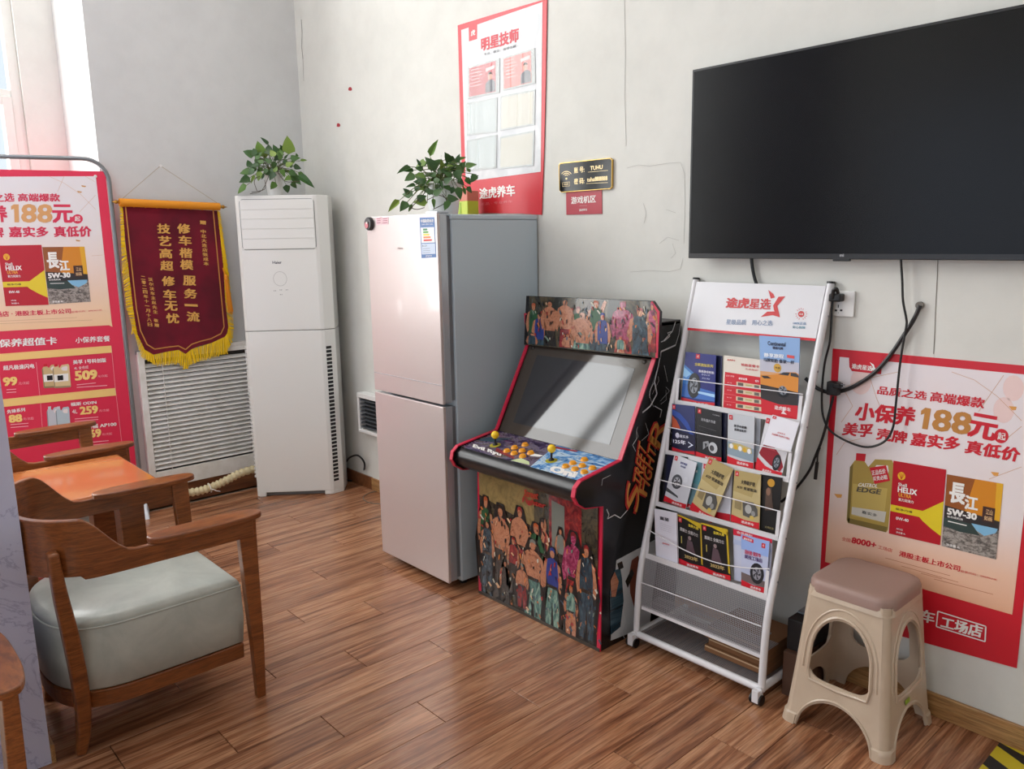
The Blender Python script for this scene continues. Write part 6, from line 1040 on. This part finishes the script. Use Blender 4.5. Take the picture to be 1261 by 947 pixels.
for k in range(4):
    b = MB(); zs = [0, .03, .06, .09, .105, .12, .135, .15, .165, .18, .20, .22, .24, .26, .28, .30, .315, .33, .345, .36, .38, .41, .44, zt_]
    U = [-.86+1.72*i/nU for i in range(nU+1)]
    def solid(u, z):
        au = abs(u)
        lo_ = .115*math.sqrt(max(0, 1-(au/.70)**2)) if au < .70 else 0       # lower open arch
        if z < lo_: return False
        if .180 < z < .355:
            wmax = .56 if z < .27 else .56*math.sqrt(max(0, 1-((z-.27)/.085)**2))
            if au < wmax: return False
        return True
    # columns with exact arch heights: for each column draw solid bands
    def bands(u):
        au = abs(u); lo_ = .112*math.sqrt(max(0, 1-(au/.70)**2)) if au < .70 else 0
        if au < .64: z2 = .172+.03*(au/.64)**6; z3 = .268+.115*math.sqrt(max(0, 1-(au/.64)**2)); return [(lo_, z2), (z3, zt_)]
        return [(lo_, zt_)]
    Us = sorted(set([-.86, -.78, -.70, -.66, -.645, -.6399, .6399, .645, .66, .70, .78, .86]+[(-.635+1.27*i/24) for i in range(25)]))
    for u0, u1 in zip(Us, Us[1:]):
        B0, B1 = bands(u0), bands(u1); um = (u0+u1)/2; n_ = len(bands(um))
        if len(B0) != n_: B0 = [(B0[0][0], .202), (.268, zt_)] if n_ == 2 else [(B0[0][0], zt_)]
        if len(B1) != n_: B1 = [(B1[0][0], .202), (.268, zt_)] if n_ == 2 else [(B1[0][0], zt_)]
        for (a0, a1), (c0, c1) in zip(B0, B1):
            m_ = 8 if n_ == 1 else 3
            for j in range(m_):
                za, zb, zc_, zd = a0+(a1-a0)*j/m_, a0+(a1-a0)*(j+1)/m_, c0+(c1-c0)*j/m_, c0+(c1-c0)*(j+1)/m_
                F = [side_pt(k, u0, za), side_pt(k, u1, zc_), side_pt(k, u1, zd), side_pt(k, u0, zb)]; G = [side_pt(k, u0, za, -.006), side_pt(k, u1, zc_, -.006), side_pt(k, u1, zd, -.006), side_pt(k, u0, zb, -.006)]
                b.add([sc_+p for p in F+G], [(0, 1, 2, 3), (7, 6, 5, 4)]+([(0, 4, 5, 1)] if j == 0 else [])+([(3, 2, 6, 7)] if j == m_-1 else []), M_sb)
    # raised rims round the openings
    rim_ = [(-.66, .20)]+[(-.66, .27)]+[(.67*math.cos(a), .268+.125*math.sin(a)) for a in [math.pi-math.pi*j/16 for j in range(1, 16)]]+[(.66, .27), (.66, .20), (.60, .166), (0, .160), (-.60, .166), (-.66, .20)]
    b.tube([sc_+side_pt(k, u, z, .001) for u, z in rim_], .0055, M_sb, 6, False)
    rim2 = [(.72*math.cos(a), .118*math.sin(a)+.004) for a in [math.pi-math.pi*j/18 for j in range(0, 19)]]; b.tube([sc_+side_pt(k, u, max(z, .003), .0005) for u, z in rim2], .0045, M_sb, 6, True)
    rim3 = [(.78*math.cos(a), .268+.150*math.sin(a)) for a in [math.pi-math.pi*j/18 for j in range(0, 19)]]; b.tube([sc_+side_pt(k, u, z, -.001) for u, z in [(-.78, .2)]+rim3+[(.78, .2)]], .004, M_sb, 6, True)
    b.build('side_panel', parent=st, smooth=True, angle=50)
for k in range(4):                                       # rounded corner legs
    b = MB(); rings = []
    for z in (0, .02, .032, .036, .10, .2, .3, .4, zt_):
        o = .006 if z < .033 else 0; rr = .026+o; h = hw(z)+o; pts = []
        cxx, cyy = h-rr, -(h-rr)
        prof_ = [(h-.050, -h), (h-rr, -h)]+[(cxx+rr*math.sin(a), cyy-rr*math.cos(a)) for a in [math.pi/2*j/6 for j in range(1, 6)]]+[(h, -(h-rr)), (h, -(h-.050)), (h-.006, -(h-.050)), (h-.008, -(h-.02)), (h-.02, -(h-.008)), (h-.050, -(h-.006))]
        for x, y in prof_:
            for _ in range(k): x, y = -y, x
            pts.append(sc_+V((x, y, z)))
        rings.append(pts)
    b.loft(rings, M_sb); b.build('leg', parent=st, smooth=True, angle=50)
b = MB(); b.loft([[sc_+V((x*s_2, y*s_2, z)) for x, y in rrect(2*ht_+.006, 2*ht_+.006, .04, 6)] for z, s_2 in ((.435, 1.03), (.452, 1.0), (.462, .98))], M_sb); b.build('rim', parent=st, smooth=True)
b = MB(); b.loft([[sc_+V((x*s_2, y*s_2, z)) for x, y in rrect(2*ht_+.010, 2*ht_+.010, .052, 8)] for z, s_2 in ((.450, 1.0), (.474, .995), (.484, .97), (.489, .92), (.490, .80), (.489, .4), (.4885, .05))], M_st); b.build('seat', parent=st, smooth=True, angle=60)
b = MB(); a_ = [sc_+side_pt(1, u, z, .0025) for u, z in ((-.22, .132), (.0, .132), (.0, .148), (-.22, .148))]; b.quad(*a_, mat((150, 180, 60), .4)); b.build('green_sticker', parent=st)
# =================================================================== ARMCHAIRS AND TABLE
t = NT('grey_green_leather', .32); v = t.coords((1, 1, 1), 0, True); f = t.noise(v, 6, 5, .6, .5); t.l(t.ramp(f, [(.35, (170, 176, 170)), (.65, (192, 197, 190))]), t.b.inputs['Base Color']); t.bump(t.noise(v, 120, 3), .12, .001); t.b.inputs['Coat Weight'].default_value = .25; t.b.inputs['Coat Roughness'].default_value = .25; M_lea = t.m
def make_armchair():
    root = thing('armchair', '', 'armchair', (0, 0, 0)); half = [(.307, .27), (.307, .14), (.307, .03), (.306, -.07), (.304, -.16), (.299, -.215), (.285, -.255), (.255, -.295), (.215, -.33), (.165, -.355), (.11, -.37), (.05, -.377), (0, -.379)]
    plan = half+[(-x, y) for x, y in half[-2::-1]]
    def dens(P, k): return [(p.x, p.y) for p in smoothpath([(x, y, 0) for x, y in P], k)]
    pl = dens(plan, 4); n = len(pl); b = MB(); rows = []
    def ztop(y):
        t_ = (-.10-y)/.145
        return .652 if t_ < 0 else (.652+.123*(t_*t_*(3-2*t_)) if t_ < 1 else .775)
    for i, (x, y) in enumerate(pl):
        x0, y0 = pl[max(i-1, 0)]; x1, y1 = pl[min(i+1, n-1)]; d = V((x1-x0, y1-y0, 0)).normalized(); nr = V((d.y, -d.x, 0)); zt2 = ztop(y); zb2 = .592 if y > -.24 else .592+.012
        zz = [zb2, zb2+.004, zt2-.004, zt2]; 
        o = [V((x, y, 0))+nr*s for s in (-.011, .011)]
        rows.append([V((o[0].x, o[0].y, zb2)), V((o[1].x, o[1].y, zb2)), V((o[1].x, o[1].y, (zb2+zt2)/2)), V((o[1].x, o[1].y, zt2)), V((o[0].x, o[0].y, zt2)), V((o[0].x, o[0].y, (zb2+zt2)/2))])
    b.loft(rows, M_chair); b.build('back_band', parent=root, local=True, smooth=True, bevel=.003, angle=50)
    for s in (-1, 1):
        b = MB(); pts = [(.0485*math.cos(a)*(1-.12*math.sin(a)), .185*math.sin(a)) for a in [j*2*math.pi/28 for j in range(28)]]
        sgn = lambda v: (abs(v)**.72)*(1 if v > 0 else -1)
        pts = [(.047*sgn(math.cos(a)), .182*sgn(math.sin(a))) for a in [j*2*math.pi/32 for j in range(32)]]
        b.loft([[V((s*.296+x, .125+y, z)) for x, y in (pts if s > 0 else pts)] for z in (.651, .671)], M_chair); b.build('armrest', parent=root, local=True, bevel=.005, seg=3)
        b = MB(); b.bar([(s*.284, .262, 0), (s*.288, .262, .2), (s*.295, .255, .42), (s*.302, .250, .652)], [(.028, .030), (.036, .040), (.036, .050), (.030, .062)], M_chair, up=(0, 1, 0)); b.build('leg', parent=root, local=True, bevel=.003)
        b = MB(); pth = smoothpath([(s*.205, -.288, 0), (s*.211, -.272, .10), (s*.226, -.272, .25), (s*.247, -.286, .42), (s*.268, -.302, .56), (s*.277, -.310, .69)], 4)
        m_ = len(pth); b.bar(pth, [(.030+.018*min(1, i/(m_*.3))-.012*max(0, (i/m_-.7)/.3), .030+.014*math.sin(math.pi*min(1, i/m_*1.1))) for i in range(m_)], M_chair, up=(0, 1, 0)); b.build('leg', parent=root, local=True, bevel=.008, seg=3, smooth=True)
    cu = [(.268, .23), (.270, .10), (.268, -.08), (.262, -.17), (.235, -.245), (.185, -.295), (.11, -.325), (0, -.335)]; cu = cu+[(-x, y) for x, y in cu[-2::-1]]; cu = dens(cu, 4)
    def ring(z, s, dy=0): return [V((x*s, (y+.04)*s-.04+dy, z+(dy if 0 else 0))) for x, y in cu]
    b = MB(); R_ = [ring(.150, .985), ring(.205, .99)]; b.loft(R_, M_chair); b.build('seat_rail', parent=root, local=True, bevel=.004)
    b = MB(); b.loft([ring(.205, .955), ring(.212, .985), ring(.30, 1.005), ring(.405, 1.0), ring(.418, .985)], M_lea, True); cs_ = b.build('cushion', parent=root, local=True, smooth=True, angle=60)
    b = MB(); b.loft([ring(.412, .99), ring(.424, .992), ring(.434, .972), ring(.443, .92), ring(.449, .80), ring(.452, .6), ring(.4535, .3), ring(.454, .02)], M_lea, True); b.build('cushion_top', parent=cs_, local=True, smooth=True, angle=70)
    b = MB(); b.tube(ring(.413, .998)+[ring(.413, .998)[0]], .003, M_lea, 6); b.build('piping', parent=cs_, local=True, smooth=True)
    return root
a1 = make_armchair(); a1.location = (-2.765, .77, 0); a1['label'] = 'curved wooden armchair with a grey green leather seat, nearest the pillar in full view'
a2 = copy_tree(a1); a2.location = (-4.08, .77, 0); a2['label'] = 'curved wooden armchair beyond the wooden table, in front of the banner stand'
a3 = copy_tree(a1); a3.location = (-2.085, -.075, 0); a3.rotation_euler = (0, 0, math.radians(-90)); a3['label'] = 'wooden armchair in front of the pillar with only one armrest in view, lower left corner'
for a in (a1, a2, a3): a['group'] = 'curved wooden armchairs'
tb = thing('side_table', 'glossy orange brown wooden table between the two armchairs', 'table', (-3.42, .70, 0))
tx0, tx1, ty0, ty1, tz = -3.70, -3.125, .30, .985, .645
b = MB(); b.box((tx0, ty0, tz-.03), (tx1, ty1, tz), M_table); b.build('tabletop', parent=tb, bevel=.010, seg=3)
b = MB(); b.box((tx0+.04, ty0+.04, tz-.075), (tx1-.06, ty1-.09, tz-.031), M_chair); b.build('apron', parent=tb)
for x, y in ((-3.22, .875), (-3.62, .875), (-3.22, .36), (-3.62, .36)):
    b = MB(); b.box((x-.04, y-.045, 0), (x+.04, y+.045, tz-.032), M_chair); b.build('leg', parent=tb, bevel=.004)
